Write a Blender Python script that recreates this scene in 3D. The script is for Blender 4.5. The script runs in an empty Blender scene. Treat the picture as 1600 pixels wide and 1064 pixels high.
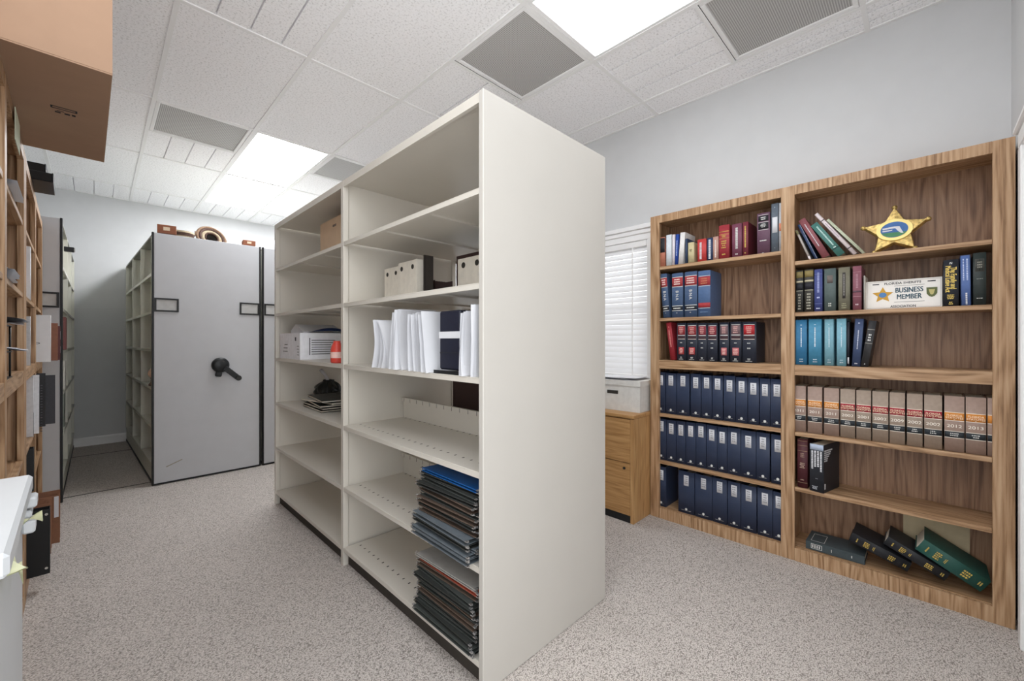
import bpy, bmesh, math, random
from mathutils import Vector, Matrix
R = random.Random(7)
S = bpy.context.scene
C = S.collection
PI = math.pi

# ---------------------------------------------------------------- colour / materials
def lin(c):
    o = []
    for v in c:
        v /= 255.0
        o.append(v / 12.92 if v <= 0.04045 else ((v + 0.055) / 1.055) ** 2.4)
    return (o[0], o[1], o[2], 1.0)

_M = {}
def mat(name, rgb, rough=0.6, metal=0.0, var=0.06, scale=30.0, bump=0.0, spec=0.35):
    """painted / plain surface with a little procedural unevenness"""
    if name in _M: return _M[name]
    m = bpy.data.materials.new(name); m.use_nodes = True
    n = m.node_tree.nodes; l = m.node_tree.links; b = n['Principled BSDF']
    tc = n.new('ShaderNodeTexCoord'); no = n.new('ShaderNodeTexNoise')
    no.inputs['Scale'].default_value = scale; no.inputs['Detail'].default_value = 3
    l.new(tc.outputs['Object'], no.inputs['Vector'])
    cr = n.new('ShaderNodeValToRGB'); c = lin(rgb)
    cr.color_ramp.elements[0].position = 0.3; cr.color_ramp.elements[1].position = 0.7
    cr.color_ramp.elements[0].color = tuple(x * (1 - var) for x in c[:3]) + (1,)
    cr.color_ramp.elements[1].color = tuple(min(1, x * (1 + var)) for x in c[:3]) + (1,)
    l.new(no.outputs['Fac'], cr.inputs['Fac']); l.new(cr.outputs['Color'], b.inputs['Base Color'])
    b.inputs['Roughness'].default_value = rough; b.inputs['Metallic'].default_value = metal
    b.inputs['Specular IOR Level'].default_value = spec
    if bump:
        bp = n.new('ShaderNodeBump'); bp.inputs['Strength'].default_value = bump; bp.inputs['Distance'].default_value = 0.002
        l.new(no.outputs['Fac'], bp.inputs['Height']); l.new(bp.outputs['Normal'], b.inputs['Normal'])
    _M[name] = m
    return m

def emit(name, rgb, strength):
    m = bpy.data.materials.new(name); m.use_nodes = True
    n = m.node_tree.nodes; l = m.node_tree.links; n.remove(n['Principled BSDF'])
    e = n.new('ShaderNodeEmission'); e.inputs['Color'].default_value = lin(rgb); e.inputs['Strength'].default_value = strength
    l.new(e.outputs[0], n['Material Output'].inputs['Surface'])
    return m

def wood(name, axis, dark, mid, light, rough=0.45):
    """laminate oak: long streaks along `axis` with some cathedral figure"""
    m = bpy.data.materials.new(name); m.use_nodes = True
    n = m.node_tree.nodes; l = m.node_tree.links; b = n['Principled BSDF']
    tc = n.new('ShaderNodeTexCoord')
    mp = n.new('ShaderNodeMapping'); sc = [75.0, 75.0, 75.0]; sc[axis] = 2.6
    mp.inputs['Scale'].default_value = sc
    l.new(tc.outputs['Object'], mp.inputs['Vector'])
    n1 = n.new('ShaderNodeTexNoise'); n1.inputs['Scale'].default_value = 1.0; n1.inputs['Detail'].default_value = 6; n1.inputs['Roughness'].default_value = 0.65
    l.new(mp.outputs[0], n1.inputs['Vector'])
    mp2 = n.new('ShaderNodeMapping'); sc2 = [11.0, 11.0, 11.0]; sc2[axis] = 1.1
    mp2.inputs['Scale'].default_value = sc2
    l.new(tc.outputs['Object'], mp2.inputs['Vector'])
    n2 = n.new('ShaderNodeTexNoise'); n2.inputs['Scale'].default_value = 1.0; n2.inputs['Detail'].default_value = 1.5
    l.new(mp2.outputs[0], n2.inputs['Vector'])
    mul = n.new('ShaderNodeMath'); mul.operation = 'MULTIPLY'; mul.inputs[1].default_value = 62.0
    l.new(n2.outputs['Fac'], mul.inputs[0])
    sn = n.new('ShaderNodeMath'); sn.operation = 'SINE'; l.new(mul.outputs[0], sn.inputs[0])
    ma = n.new('ShaderNodeMath'); ma.operation = 'MULTIPLY_ADD'; ma.inputs[1].default_value = 0.09
    l.new(sn.outputs[0], ma.inputs[0]); l.new(n1.outputs['Fac'], ma.inputs[2])
    cr = n.new('ShaderNodeValToRGB'); e = cr.color_ramp.elements
    e[0].position = 0.30; e[0].color = lin(dark); e[1].position = 0.72; e[1].color = lin(light)
    q = e.new(0.48); q.color = lin(mid)
    l.new(ma.outputs[0], cr.inputs['Fac']); l.new(cr.outputs['Color'], b.inputs['Base Color'])
    b.inputs['Roughness'].default_value = rough; b.inputs['Specular IOR Level'].default_value = 0.35
    bp = n.new('ShaderNodeBump'); bp.inputs['Strength'].default_value = 0.08; bp.inputs['Distance'].default_value = 0.001
    l.new(ma.outputs[0], bp.inputs['Height']); l.new(bp.outputs['Normal'], b.inputs['Normal'])
    return m

WD, WM, WL = (130, 98, 68), (170, 135, 101), (194, 163, 130)
M_WZ = wood('oak_laminate_upright', 2, WD, WM, WL)
M_WY = wood('oak_laminate_level', 1, WD, WM, WL)
M_WB = wood('oak_laminate_back', 2, (104, 76, 57), (138, 106, 82), (160, 128, 102))
M_CAB = wood('honey_oak_veneer', 1, (160, 118, 72), (180, 137, 88), (196, 154, 104))
M_CABZ = wood('honey_oak_veneer_upright', 2, (166, 124, 78), (184, 142, 94), (200, 160, 110))

def carpet():
    m = bpy.data.materials.new('loop_pile_carpet'); m.use_nodes = True
    n = m.node_tree.nodes; l = m.node_tree.links; b = n['Principled BSDF']
    tc = n.new('ShaderNodeTexCoord')
    mp = n.new('ShaderNodeMapping'); mp.inputs['Rotation'].default_value = (0, 0, 0.5); mp.inputs['Scale'].default_value = (1.0, 1.55, 1.0)
    l.new(tc.outputs['Object'], mp.inputs['Vector'])
    v = n.new('ShaderNodeTexVoronoi'); v.inputs['Scale'].default_value = 165; v.inputs['Randomness'].default_value = 0.85
    l.new(mp.outputs[0], v.inputs['Vector'])
    no = n.new('ShaderNodeTexNoise'); no.inputs['Scale'].default_value = 210; no.inputs['Detail'].default_value = 2
    l.new(tc.outputs['Object'], no.inputs['Vector'])
    big = n.new('ShaderNodeTexNoise'); big.inputs['Scale'].default_value = 1.6; big.inputs['Detail'].default_value = 3
    l.new(tc.outputs['Object'], big.inputs['Vector'])
    cr = n.new('ShaderNodeValToRGB'); e = cr.color_ramp.elements
    e[0].position = 0.12; e[0].color = lin((228, 221, 215)); e[1].position = 0.8; e[1].color = lin((142, 135, 129))
    q = e.new(0.42); q.color = lin((208, 201, 195))
    l.new(v.outputs['Distance'], cr.inputs['Fac'])
    cr2 = n.new('ShaderNodeValToRGB'); e = cr2.color_ramp.elements
    e[0].position = 0.35; e[0].color = (0.8, 0.79, 0.78, 1); e[1].position = 0.65; e[1].color = (1.08, 1.07, 1.07, 1)
    l.new(no.outputs['Fac'], cr2.inputs['Fac'])
    mx = n.new('ShaderNodeMix'); mx.data_type = 'RGBA'; mx.blend_type = 'MULTIPLY'; mx.inputs[0].default_value = 0.8
    l.new(cr.outputs['Color'], mx.inputs[6]); l.new(cr2.outputs['Color'], mx.inputs[7])
    cr3 = n.new('ShaderNodeValToRGB'); e = cr3.color_ramp.elements
    e[0].position = 0.35; e[0].color = (0.95, 0.95, 0.95, 1); e[1].position = 0.65; e[1].color = (1, 1, 1, 1)
    l.new(big.outputs['Fac'], cr3.inputs['Fac'])
    mx2 = n.new('ShaderNodeMix'); mx2.data_type = 'RGBA'; mx2.blend_type = 'MULTIPLY'; mx2.inputs[0].default_value = 1
    l.new(mx.outputs[2], mx2.inputs[6]); l.new(cr3.outputs['Color'], mx2.inputs[7])
    l.new(mx2.outputs[2], b.inputs['Base Color'])
    b.inputs['Roughness'].default_value = 0.95; b.inputs['Specular IOR Level'].default_value = 0.1
    bp = n.new('ShaderNodeBump'); bp.invert = True; bp.inputs['Strength'].default_value = 0.6; bp.inputs['Distance'].default_value = 0.003
    l.new(v.outputs['Distance'], bp.inputs['Height']); l.new(bp.outputs['Normal'], b.inputs['Normal'])
    return m

def speckle(name, base, dot, scale, lo, hi, bump=0.3):
    m = bpy.data.materials.new(name); m.use_nodes = True
    n = m.node_tree.nodes; l = m.node_tree.links; b = n['Principled BSDF']
    tc = n.new('ShaderNodeTexCoord'); no = n.new('ShaderNodeTexNoise')
    no.inputs['Scale'].default_value = scale; no.inputs['Detail'].default_value = 4; no.inputs['Roughness'].default_value = 0.7
    l.new(tc.outputs['Object'], no.inputs['Vector'])
    cr = n.new('ShaderNodeValToRGB'); e = cr.color_ramp.elements
    e[0].position = lo; e[0].color = lin(dot); e[1].position = hi; e[1].color = lin(base)
    l.new(no.outputs['Fac'], cr.inputs['Fac']); l.new(cr.outputs['Color'], b.inputs['Base Color'])
    b.inputs['Roughness'].default_value = 0.9; b.inputs['Specular IOR Level'].default_value = 0.1
    bp = n.new('ShaderNodeBump'); bp.inputs['Strength'].default_value = bump; bp.inputs['Distance'].default_value = 0.002
    l.new(no.outputs['Fac'], bp.inputs['Height']); l.new(bp.outputs['Normal'], b.inputs['Normal'])
    return m

def grille(name):
    m = bpy.data.materials.new(name); m.use_nodes = True
    n = m.node_tree.nodes; l = m.node_tree.links; b = n['Principled BSDF']
    tc = n.new('ShaderNodeTexCoord'); v = n.new('ShaderNodeTexVoronoi')
    v.inputs['Scale'].default_value = 95; v.inputs['Randomness'].default_value = 0.0
    l.new(tc.outputs['Object'], v.inputs['Vector'])
    cr = n.new('ShaderNodeValToRGB'); e = cr.color_ramp.elements
    e[0].position = 0.30; e[0].color = lin((126, 125, 123)); e[1].position = 0.55; e[1].color = lin((204, 203, 201))
    l.new(v.outputs['Distance'], cr.inputs['Fac']); l.new(cr.outputs['Color'], b.inputs['Base Color'])
    b.inputs['Roughness'].default_value = 0.5
    return m

# ---------------------------------------------------------------- mesh helper
class MB:
    def __init__(s): s.v = []; s.f = []; s.sm = []
    def add(s, vs, fs, smooth=False, xf=None):
        o = len(s.v)
        s.v += [tuple(xf @ Vector(p)) for p in vs] if xf else [tuple(p) for p in vs]
        for f in fs: s.f.append(tuple(i + o for i in f)); s.sm.append(smooth)
        return s
    def box(s, x0, x1, y0, y1, z0, z1, b=0.0, xf=None):
        x0, x1 = min(x0, x1), max(x0, x1); y0, y1 = min(y0, y1), max(y0, y1); z0, z1 = min(z0, z1), max(z0, z1)
        b = min(b, (x1 - x0) * .45, (y1 - y0) * .45, (z1 - z0) * .45)
        if b <= 0:
            vs = [(x, y, z) for x in (x0, x1) for y in (y0, y1) for z in (z0, z1)]
            return s.add(vs, [(0, 1, 3, 2), (4, 6, 7, 5), (0, 4, 5, 1), (2, 3, 7, 6), (0, 2, 6, 4), (1, 5, 7, 3)], xf=xf)
        vs = []; ix = {}
        for i in (0, 1):
            for j in (0, 1):
                for k in (0, 1):
                    X = (x0, x1)[i]; Y = (y0, y1)[j]; Z = (z0, z1)[k]
                    xi = X + (b if i == 0 else -b); yi = Y + (b if j == 0 else -b); zi = Z + (b if k == 0 else -b)
                    for a, p in (('x', (X, yi, zi)), ('y', (xi, Y, zi)), ('z', (xi, yi, Z))):
                        ix[a, i, j, k] = len(vs); vs.append(p)
        fs = []
        for t in (0, 1):
            fs.append([ix['x', t, j, k] for j, k in ((0, 0), (1, 0), (1, 1), (0, 1))])
            fs.append([ix['y', i, t, k] for i, k in ((0, 0), (1, 0), (1, 1), (0, 1))])
            fs.append([ix['z', i, j, t] for i, j in ((0, 0), (1, 0), (1, 1), (0, 1))])
        for p in (0, 1):
            for q in (0, 1):
                fs.append([ix['x', p, q, 0], ix['y', p, q, 0], ix['y', p, q, 1], ix['x', p, q, 1]])
                fs.append([ix['x', p, 0, q], ix['z', p, 0, q], ix['z', p, 1, q], ix['x', p, 1, q]])
                fs.append([ix['y', 0, p, q], ix['z', 0, p, q], ix['z', 1, p, q], ix['y', 1, p, q]])
                for r in (0, 1): fs.append([ix['x', p, q, r], ix['y', p, q, r], ix['z', p, q, r]])
        return s.add(vs, fs, xf=xf)
    def cyl(s, p0, p1, r0, r1=None, n=20, xf=None):
        r1 = r0 if r1 is None else r1
        p0 = Vector(p0); p1 = Vector(p1); d = (p1 - p0).normalized()
        u = d.orthogonal().normalized(); w = d.cross(u)
        vs = []
        for p, r in ((p0, r0), (p1, r1)):
            for i in range(n):
                a = 2 * PI * i / n; vs.append(p + u * (r * math.cos(a)) + w * (r * math.sin(a)))
        s.add(vs, [(i, (i + 1) % n, n + (i + 1) % n, n + i) for i in range(n)], True, xf)
        o = len(s.v) - 2 * n
        s.f += [tuple(o + i for i in reversed(range(n))), tuple(o + n + i for i in range(n))]; s.sm += [False, False]
        return s
    def prism(s, poly, a0, a1, axis=0, xf=None):
        """extrude a 2D polygon along an axis; poly gives the other two coordinates in order"""
        def P(q, a):
            return (a, q[0], q[1]) if axis == 0 else ((q[0], a, q[1]) if axis == 1 else (q[0], q[1], a))
        n = len(poly)
        vs = [P(q, a0) for q in poly] + [P(q, a1) for q in poly]
        return s.add(vs, [tuple(range(n)), tuple(range(n, 2 * n))] + [(i, (i + 1) % n, n + (i + 1) % n, n + i) for i in range(n)], xf=xf)
    def grid(s, fn, nu, nv, smooth=True, xf=None):
        vs = [fn(i / nu, j / nv) for i in range(nu + 1) for j in range(nv + 1)]
        return s.add(vs, [(i * (nv + 1) + j, (i + 1) * (nv + 1) + j, (i + 1) * (nv + 1) + j + 1, i * (nv + 1) + j + 1) for i in range(nu) for j in range(nv)], smooth, xf)
    def lathe(s, prof, n=28, xf=None):
        k = len(prof)
        vs = [(r * math.cos(2 * PI * i / n), r * math.sin(2 * PI * i / n), z) for i in range(n) for r, z in prof]
        fs = [(i * k + j, ((i + 1) % n) * k + j, ((i + 1) % n) * k + j + 1, i * k + j + 1) for i in range(n) for j in range(k - 1)]
        return s.add(vs, fs, True, xf)
    def tube(s, pts, r, n=8):
        pts = [Vector(p) for p in pts]; vs = []
        for i, p in enumerate(pts):
            d = (pts[min(i + 1, len(pts) - 1)] - pts[max(i - 1, 0)]).normalized()
            u = d.orthogonal().normalized(); w = d.cross(u)
            vs += [p + u * (r * math.cos(2 * PI * k / n)) + w * (r * math.sin(2 * PI * k / n)) for k in range(n)]
        m = len(pts)
        fs = [(i * n + k, i * n + (k + 1) % n, (i + 1) * n + (k + 1) % n, (i + 1) * n + k) for i in range(m - 1) for k in range(n)]
        return s.add(vs, fs + [tuple(range(n)), tuple(range((m - 1) * n, m * n))], True)
    def build(s, name, material, parent=None, label=None):
        me = bpy.data.meshes.new(name); me.from_pydata(s.v, [], s.f); me.update()
        bm = bmesh.new(); bm.from_mesh(me); bmesh.ops.recalc_face_normals(bm, faces=bm.faces); bm.to_mesh(me); bm.free()
        for p, q in zip(me.polygons, s.sm): p.use_smooth = q
        me.materials.append(material)
        o = bpy.data.objects.new(name, me); C.objects.link(o)
        if parent: o.parent = parent
        if label: o['label'] = label
        return o

def bx(name, material, parent, *a, b=0.0, label=None):
    return MB().box(*a, b=b).build(name, material, parent, label)

def tag(o, label, cat, group=None):
    o['label'] = label; o['category'] = cat
    if group: o['group'] = group
    return o

def T(name, label, cat, loc=(0, 0, 0), rz=0.0, group=None, rot=None):
    o = bpy.data.objects.new(name, None); C.objects.link(o); o.empty_display_size = 0.05
    o.location = loc; o.rotation_euler = rot if rot else (0, 0, rz)
    return tag(o, label, cat, group)

def struct(o): o['kind'] = 'structure'; return o

def text(name, s, parent, org, xd, yd, size, material, ext=0.0004, align='CENTER', squash=1.0, bold=.012):
    """lettering built as a mesh lying in the plane spanned by xd, yd"""
    cu = bpy.data.curves.new('lettering', 'FONT'); cu.body = s; cu.size = size; cu.extrude = ext
    cu.align_x = align; cu.align_y = 'CENTER'; cu.resolution_u = 3; cu.space_line = 0.85
    to = bpy.data.objects.new('lettering_curve', cu); C.objects.link(to)
    me = bpy.data.meshes.new_from_object(to.evaluated_get(bpy.context.evaluated_depsgraph_get()))
    bpy.data.objects.remove(to); bpy.data.curves.remove(cu)
    x = Vector(xd).normalized(); y = Vector(yd).normalized(); z = x.cross(y); o = Vector(org)
    src = [v.co.copy() for v in me.vertices]; fs = [tuple(p.vertices) for p in me.polygons]
    m_ = MB()                       # heavier strokes: the outline repeated with a hair's shift
    for k in (-1, 0, 1): m_.add([o + x * (c.x * squash + k * bold * size) + y * (c.y + k * bold * size * .4) + z * (c.z + k * .00004) for c in src], fs)
    bpy.data.meshes.remove(me)
    me = bpy.data.meshes.new(name); me.from_pydata(m_.v, [], m_.f); me.update(); me.materials.append(material)
    ob = bpy.data.objects.new(name, me); C.objects.link(ob); ob.parent = parent
    return ob

# ---------------------------------------------------------------- paints
P_WALL = mat('wall_paint', (205, 206, 207), 0.85, var=0.015, scale=8, bump=0.03)
P_TRIM = mat('white_trim_paint', (238, 238, 238), 0.45, var=0.01)
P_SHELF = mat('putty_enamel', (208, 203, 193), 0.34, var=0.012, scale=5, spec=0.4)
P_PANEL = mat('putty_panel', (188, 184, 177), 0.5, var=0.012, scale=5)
P_MOB = mat('grey_fabric_panel', (184, 185, 188), 0.75, var=0.02, scale=9, bump=0.05)
P_MOBS = mat('sage_grey_enamel', (218, 217, 206), 0.45, var=0.015, scale=5)
P_EDGE = mat('black_edge_trim', (28, 28, 30), 0.45)
P_BLK = mat('black_plastic', (30, 32, 34), 0.38)
P_CHR = mat('bright_steel', (215, 215, 215), 0.25, metal=0.85)
P_WHT = mat('white_paper', (214, 215, 219), 0.8, var=0.02, scale=14)
P_PAGE = mat('page_edges', (226, 220, 205), 0.85, var=0.08, scale=160)
P_CARD = mat('corrugated_cardboard', (202, 176, 148), 0.85, var=0.03, scale=16)
P_INK = mat('grey_print', (86, 86, 92), 0.8)
P_LINK = mat('faint_print', (142, 142, 148), 0.8)
P_DINK = mat('dark_print', (38, 40, 46), 0.8)
P_GOLD = mat('gold_foil', (212, 184, 96), 0.35, metal=0.4)
P_SIL = mat('silver_foil', (214, 214, 210), 0.4, metal=0.1)
P_HOLE = mat('dark_slot', (52, 50, 46), 0.9)
P_NAVY = mat('navy_binder_vinyl', (47, 57, 80), 0.42, var=0.05)
P_CREAM = mat('cream_plate', (196, 182, 150), 0.7)
def col(rgb, rough=0.55):
    g = .3 * rgb[0] + .59 * rgb[1] + .11 * rgb[2]
    rgb = tuple(int(round(c * .84 + g * .16)) for c in rgb)
    return mat('cloth_%02x%02x%02x' % rgb, rgb, rough, var=0.07, scale=60)

# ================================================================ THE ROOM
WX, FY, LX, NY, CZ = 3.08, 7.05, -0.64, -0.285, 3.0     # right wall, far wall, left wall, near wall, ceiling
fl = struct(MB().box(LX - .1, WX + .1, -.6, FY + .1, -0.08, 0).build('floor', carpet()))
wn = (1.56, 2.64, 0.96, 2.05)     # window opening in the right wall
w = MB()
w.box(WX, WX + .1, NY - .1, wn[0], 0, CZ + .1); w.box(WX, WX + .1, wn[1], FY + .1, 0, CZ + .1)
w.box(WX, WX + .1, wn[0], wn[1], 0, wn[2]); w.box(WX, WX + .1, wn[0], wn[1], wn[3], CZ + .1)
struct(w.build('wall_right', P_WALL))
struct(MB().box(LX - .1, WX, FY, FY + .1, 0, CZ + .1).build('wall_far', P_WALL))
struct(MB().box(LX - .1, LX, 1.2, FY, 0, CZ + .1).build('wall_left', P_WALL))
dr = (1.80, 2.63, 2.03)
w = MB()
w.box(dr[1], WX, NY - .1, NY, 0, CZ + .1); w.box(1.0, dr[0], NY - .1, NY, 0, CZ + .1); w.box(dr[0], dr[1], NY - .1, NY, dr[2], CZ + .1)
struct(w.build('wall_near', P_WALL))
b = MB(); b.box(LX, WX - .02, FY - .015, FY, 0, .085); b.prism([(FY - .015, .085), (FY - .008, .1), (FY, .103), (FY, .085)], LX, WX - .02)
struct(b.build('baseboard_far', P_TRIM))
b = MB(); b.box(WX - .015, WX, 2.7, FY - .02, 0, .085); b.box(WX - .009, WX, 2.7, FY - .02, .085, .1)
struct(b.build('baseboard_right', P_TRIM))
# door and casing in the near wall
c = MB()
for x0, x1 in ((dr[1], dr[1] + .07), (dr[0] - .07, dr[0])): c.box(x0, x1, NY, NY + .018, 0, dr[2] + .01, b=.004)
c.box(dr[0] - .07, dr[1] + .07, NY, NY + .018, dr[2] + .01, dr[2] + .075, b=.004); c.box(dr[0] - .085, dr[1] + .085, NY, NY + .03, dr[2] + .075, dr[2] + .1, b=.006)
struct(c.build('trim_1', P_TRIM))
d = struct(MB().box(dr[0] + .004, dr[1] - .004, NY - .05, NY - .015, .006, dr[2] - .004, b=.003).build('door_1', P_TRIM))
pn = MB()
for z0, z1 in ((.2, .95), (1.1, 1.85)):
    for x0, x1 in ((dr[0] + .12, dr[0] + .38), (dr[0] + .45, dr[0] + .71)): pn.box(x0, x1, NY - .017, NY - .010, z0, z1, b=.005)
pn.build('raised_panel', P_TRIM, d)
h = MB(); h.cyl((dr[0] + .07, NY - .016, .96), (dr[0] + .07, NY + .03, .96), .012); h.cyl((dr[0] + .07, NY + .03, .96), (dr[0] + .07, NY + .055, .96), .028, .024)
h.build('door_knob', P_CHR, d)

# window with a closed slatted blind
f = MB()
y0, y1, z0, z1 = wn
for k, (o, t) in enumerate(((.0, .018), (.05, .028), (.085, .042))):
    f.box(WX - t, WX, y0 - .06 - .012 * k, y1 + .06 + .012 * k, z1 + o, z1 + (.05, .085, .12)[k], b=.004)
f.box(WX - .018, WX, y0 - .055, y0, z0 - .02, z1, b=.003); f.box(WX - .018, WX, y1, y1 + .055, z0 - .02, z1, b=.003)
f.box(WX - .045, WX + .02, y0 - .05, y1 + .05, z0 - .025, z0, b=.005)
win = struct(f.build('window_1', P_TRIM))
g = MB()
for a in (y0, (y0 + y1) / 2 - .015, y1 - .03): g.box(WX + .05, WX + .075, a, a + .03, z0, z1)
for a in (z0, (z0 + z1) / 2 - .015, z1 - .03): g.box(WX + .052, WX + .073, y0, y1, a, a + .03)
g.build('window_sash', P_TRIM, win)
gm = bpy.data.materials.new('window_glass'); gm.use_nodes = True
gb = gm.node_tree.nodes['Principled BSDF']; gb.inputs['Transmission Weight'].default_value = 1; gb.inputs['Roughness'].default_value = 0; gb.inputs['IOR'].default_value = 1.02
bx('window_pane', gm, win, WX + .06, WX + .064, y0 + .002, y1 - .002, z0 + .002, z1 - .002)
def slatmat():
    m = bpy.data.materials.new('white_blind_vinyl'); m.use_nodes = True
    n = m.node_tree.nodes; l = m.node_tree.links; n.remove(n['Principled BSDF'])
    a = n.new('ShaderNodeBsdfDiffuse'); t = n.new('ShaderNodeBsdfTranslucent'); x = n.new('ShaderNodeMixShader')
    no = n.new('ShaderNodeTexNoise'); no.inputs['Scale'].default_value = 6
    cr = n.new('ShaderNodeValToRGB'); cr.color_ramp.elements[0].color = lin((222, 222, 223)); cr.color_ramp.elements[1].color = lin((232, 232, 233))
    l.new(no.outputs['Fac'], cr.inputs['Fac']); l.new(cr.outputs[0], a.inputs['Color']); l.new(cr.outputs[0], t.inputs['Color'])
    x.inputs[0].default_value = 0.1; l.new(a.outputs[0], x.inputs[1]); l.new(t.outputs[0], x.inputs[2]); l.new(x.outputs[0], n['Material Output'].inputs['Surface'])
    return m
P_SLAT = slatmat()
bl = T('window_blind', 'white slatted window blind lowered and closed beside the oak bookcase', 'blind', (WX + .012, (y0 + y1) / 2, z0))
L = (y1 - y0) / 2 - .006; H = z1 - z0
bx('headrail', P_TRIM, bl, -.024, .022, -L, L, H - .05, H - .002, b=.004)
sl = MB(); nz = 23
for i in range(nz):
    zc = .035 + (H - .1) * i / (nz - 1)
    def fn(u, v, zc=zc):
        t = (v - .5) * .05; ca, sa = math.cos(1.13), math.sin(1.13)
        bow = .0035 * (1 - (2 * v - 1) ** 2)
        return (t * ca - bow * sa, -L + 2 * L * u, zc + t * sa + bow * ca)
    sl.grid(fn, 1, 4)
sl.build('blind_slats', P_SLAT, bl)
bx('bottom_rail', P_TRIM, bl, -.016, .016, -L, L, .002, .018, b=.004)
cd = MB()
for a in (-L + .12, 0, L - .12): cd.box(-.0275, -.0265, a - .006, a + .006, .01, H - .05)
cd.build('ladder_tape', P_TRIM, bl)

# ---- ceiling : tiles in a T-bar grid, some tiles scored into strips
GX = lambda i: .2908 + .6348 * i
GY = lambda j: .235 + 1.2374 * j
P_TILE = speckle('fissured_ceiling_tile', (248, 248, 250), (208, 208, 209), 85, .34, .48)
cl = MB(); cl.box(-1.6, WX + .1, -1.6, FY + .1, CZ + .02, CZ + .1)
P_GRID = mat('grid_paint', (236, 236, 236), 0.5, var=0.01)
holes = {}      # (column, half row) covered by a fitting
lights = [(1, 3), (1, 4), (2, 0), (-1, 0), (0, -1), (3, 4)]  # entries after the visible panels are unseen, added to light the room
vents = [(0, 6), (2, 2), (3, 0), (2, 6)]
for i, j in lights: holes[i, 2 * j] = holes[i, 2 * j + 1] = 1
for i, k in vents: holes[i, k] = 1
scored = {(0, 2): 4, (0, 3): 4, (0, 7): 4, (2, 3): 2, (3, 1): 4, (3, -1): 4, (3, -2): 4, (4, 0): 3, (4, -1): 3}
gridbars = MB()
def tile(x0, x1, y0, y1, n):
    g = .0045
    for s in range(n):
        a = x0 + (x1 - x0) * s / n + (g if s else 0); bb = x0 + (x1 - x0) * (s + 1) / n - (g if s < n - 1 else 0)
        cl.box(a, bb, y0, y1, CZ, CZ + .03, b=.0)
for i in range(-3, 5):
    x0, x1 = GX(i), min(GX(i + 1), WX)
    for k in range(-3, 11, 1):
        ya, yb = GY(k / 2), GY((k + 1) / 2)
        if ya > FY: continue
        if (i, k) in holes: continue
        if k % 2 == 0 and (i, k + 1) not in holes and (i, k) not in scored and k + 1 < 10 and (i, k + 1) not in scored:
            tile(x0, x1, ya, min(GY((k + 2) / 2), FY), 1)
        elif k % 2 == 1 and (i, k - 1) not in holes and (i, k - 1) not in scored and (i, k) not in scored and k < 10:
            continue
        else:
            tile(x0, x1, ya, min(yb, FY), 4 if k >= 10 else scored.get((i, k), 1))
            if k % 2 == 1 and ((i, k - 1) in holes or (i, k) in holes) and not ((i, k - 1) in holes and (i, k) in holes):
                gridbars.box(x0, x1, ya - .011, ya + .011, CZ - .006, CZ + .02)
for i, k in vents:
    if k % 2 == 0: gridbars.box(GX(i), min(GX(i + 1), WX), GY((k + 1) / 2) - .011, GY((k + 1) / 2) + .011, CZ - .0055, CZ + .02)
    else: gridbars.box(GX(i), min(GX(i + 1), WX), GY(k / 2) - .011, GY(k / 2) + .011, CZ - .0055, CZ + .02)
struct(cl.build('ceiling', P_TILE))
for i in range(-2, 5): gridbars.box(GX(i) - .012, GX(i) + .012, -1.5, FY, CZ - .007, CZ + .02)
for j in range(-1, 6): gridbars.box(-1.5, WX, GY(j) - .012, GY(j) + .012, CZ - .0065, CZ + .02)
gridbars.box(WX - .02, WX, NY, FY, CZ - .006, CZ + .02); gridbars.box(LX, WX, FY - .02, FY, CZ - .006, CZ + .02)
struct(gridbars.build('trim_2', P_GRID))

LSTR, LNEAR = 18.0, 5.5
P_LIT = emit('lit_diffuser', (250, 252, 255), LSTR); P_LIT2 = emit('lit_diffuser_dimmer', (250, 252, 255), LNEAR)  # near panels set dimmer so the right wall is not overlit
LL = {(3, 4): 'added unseen ceiling light panel behind the tall putty shelving', (1, 3): 'lit ceiling light panel nearer the camera of the two over the grey mobile shelving',
      (1, 4): 'lit ceiling light panel nearest the far wall',
      (2, 0): 'large lit ceiling light panel above the putty shelving, next to two grey vents'}
for i, j in lights:
    x0, x1, ya, yb = GX(i) + .013, GX(i + 1) - .013, GY(j) + .013, GY(j + 1) - .013
    t = T('ceiling_light', LL.get((i, j), 'added unseen ceiling light panel overhead near the doorway'), 'ceiling light', ((x0 + x1) / 2, (ya + yb) / 2, CZ), 0, 'recessed ceiling lights')
    a, b2 = (x1 - x0) / 2, (yb - ya) / 2
    fr = MB()
    fr.box(-a, -a + .018, -b2, b2, -.004, .018); fr.box(a - .018, a, -b2, b2, -.004, .018)
    fr.box(-a + .018, a - .018, -b2, -b2 + .018, -.004, .018); fr.box(-a + .018, a - .018, b2 - .018, b2, -.004, .018)
    fr.build('frame', P_GRID, t)
    bx('diffuser', P_LIT if j > 2 else P_LIT2, t, -a + .0185, a - .0185, -b2 + .0185, b2 - .0185, .003, .012)
P_GRL = grille('perforated_grille')
VL = {(0, 6): 'grey perforated ceiling vent left of the two far light panels',
      (2, 2): 'grey perforated square ceiling vent above the near corner of the putty shelving',
      (3, 0): 'grey perforated ceiling vent nearest the right wall',
      (2, 6): 'grey perforated ceiling vent right of the far lights, half hidden by the shelving top'}
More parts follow.
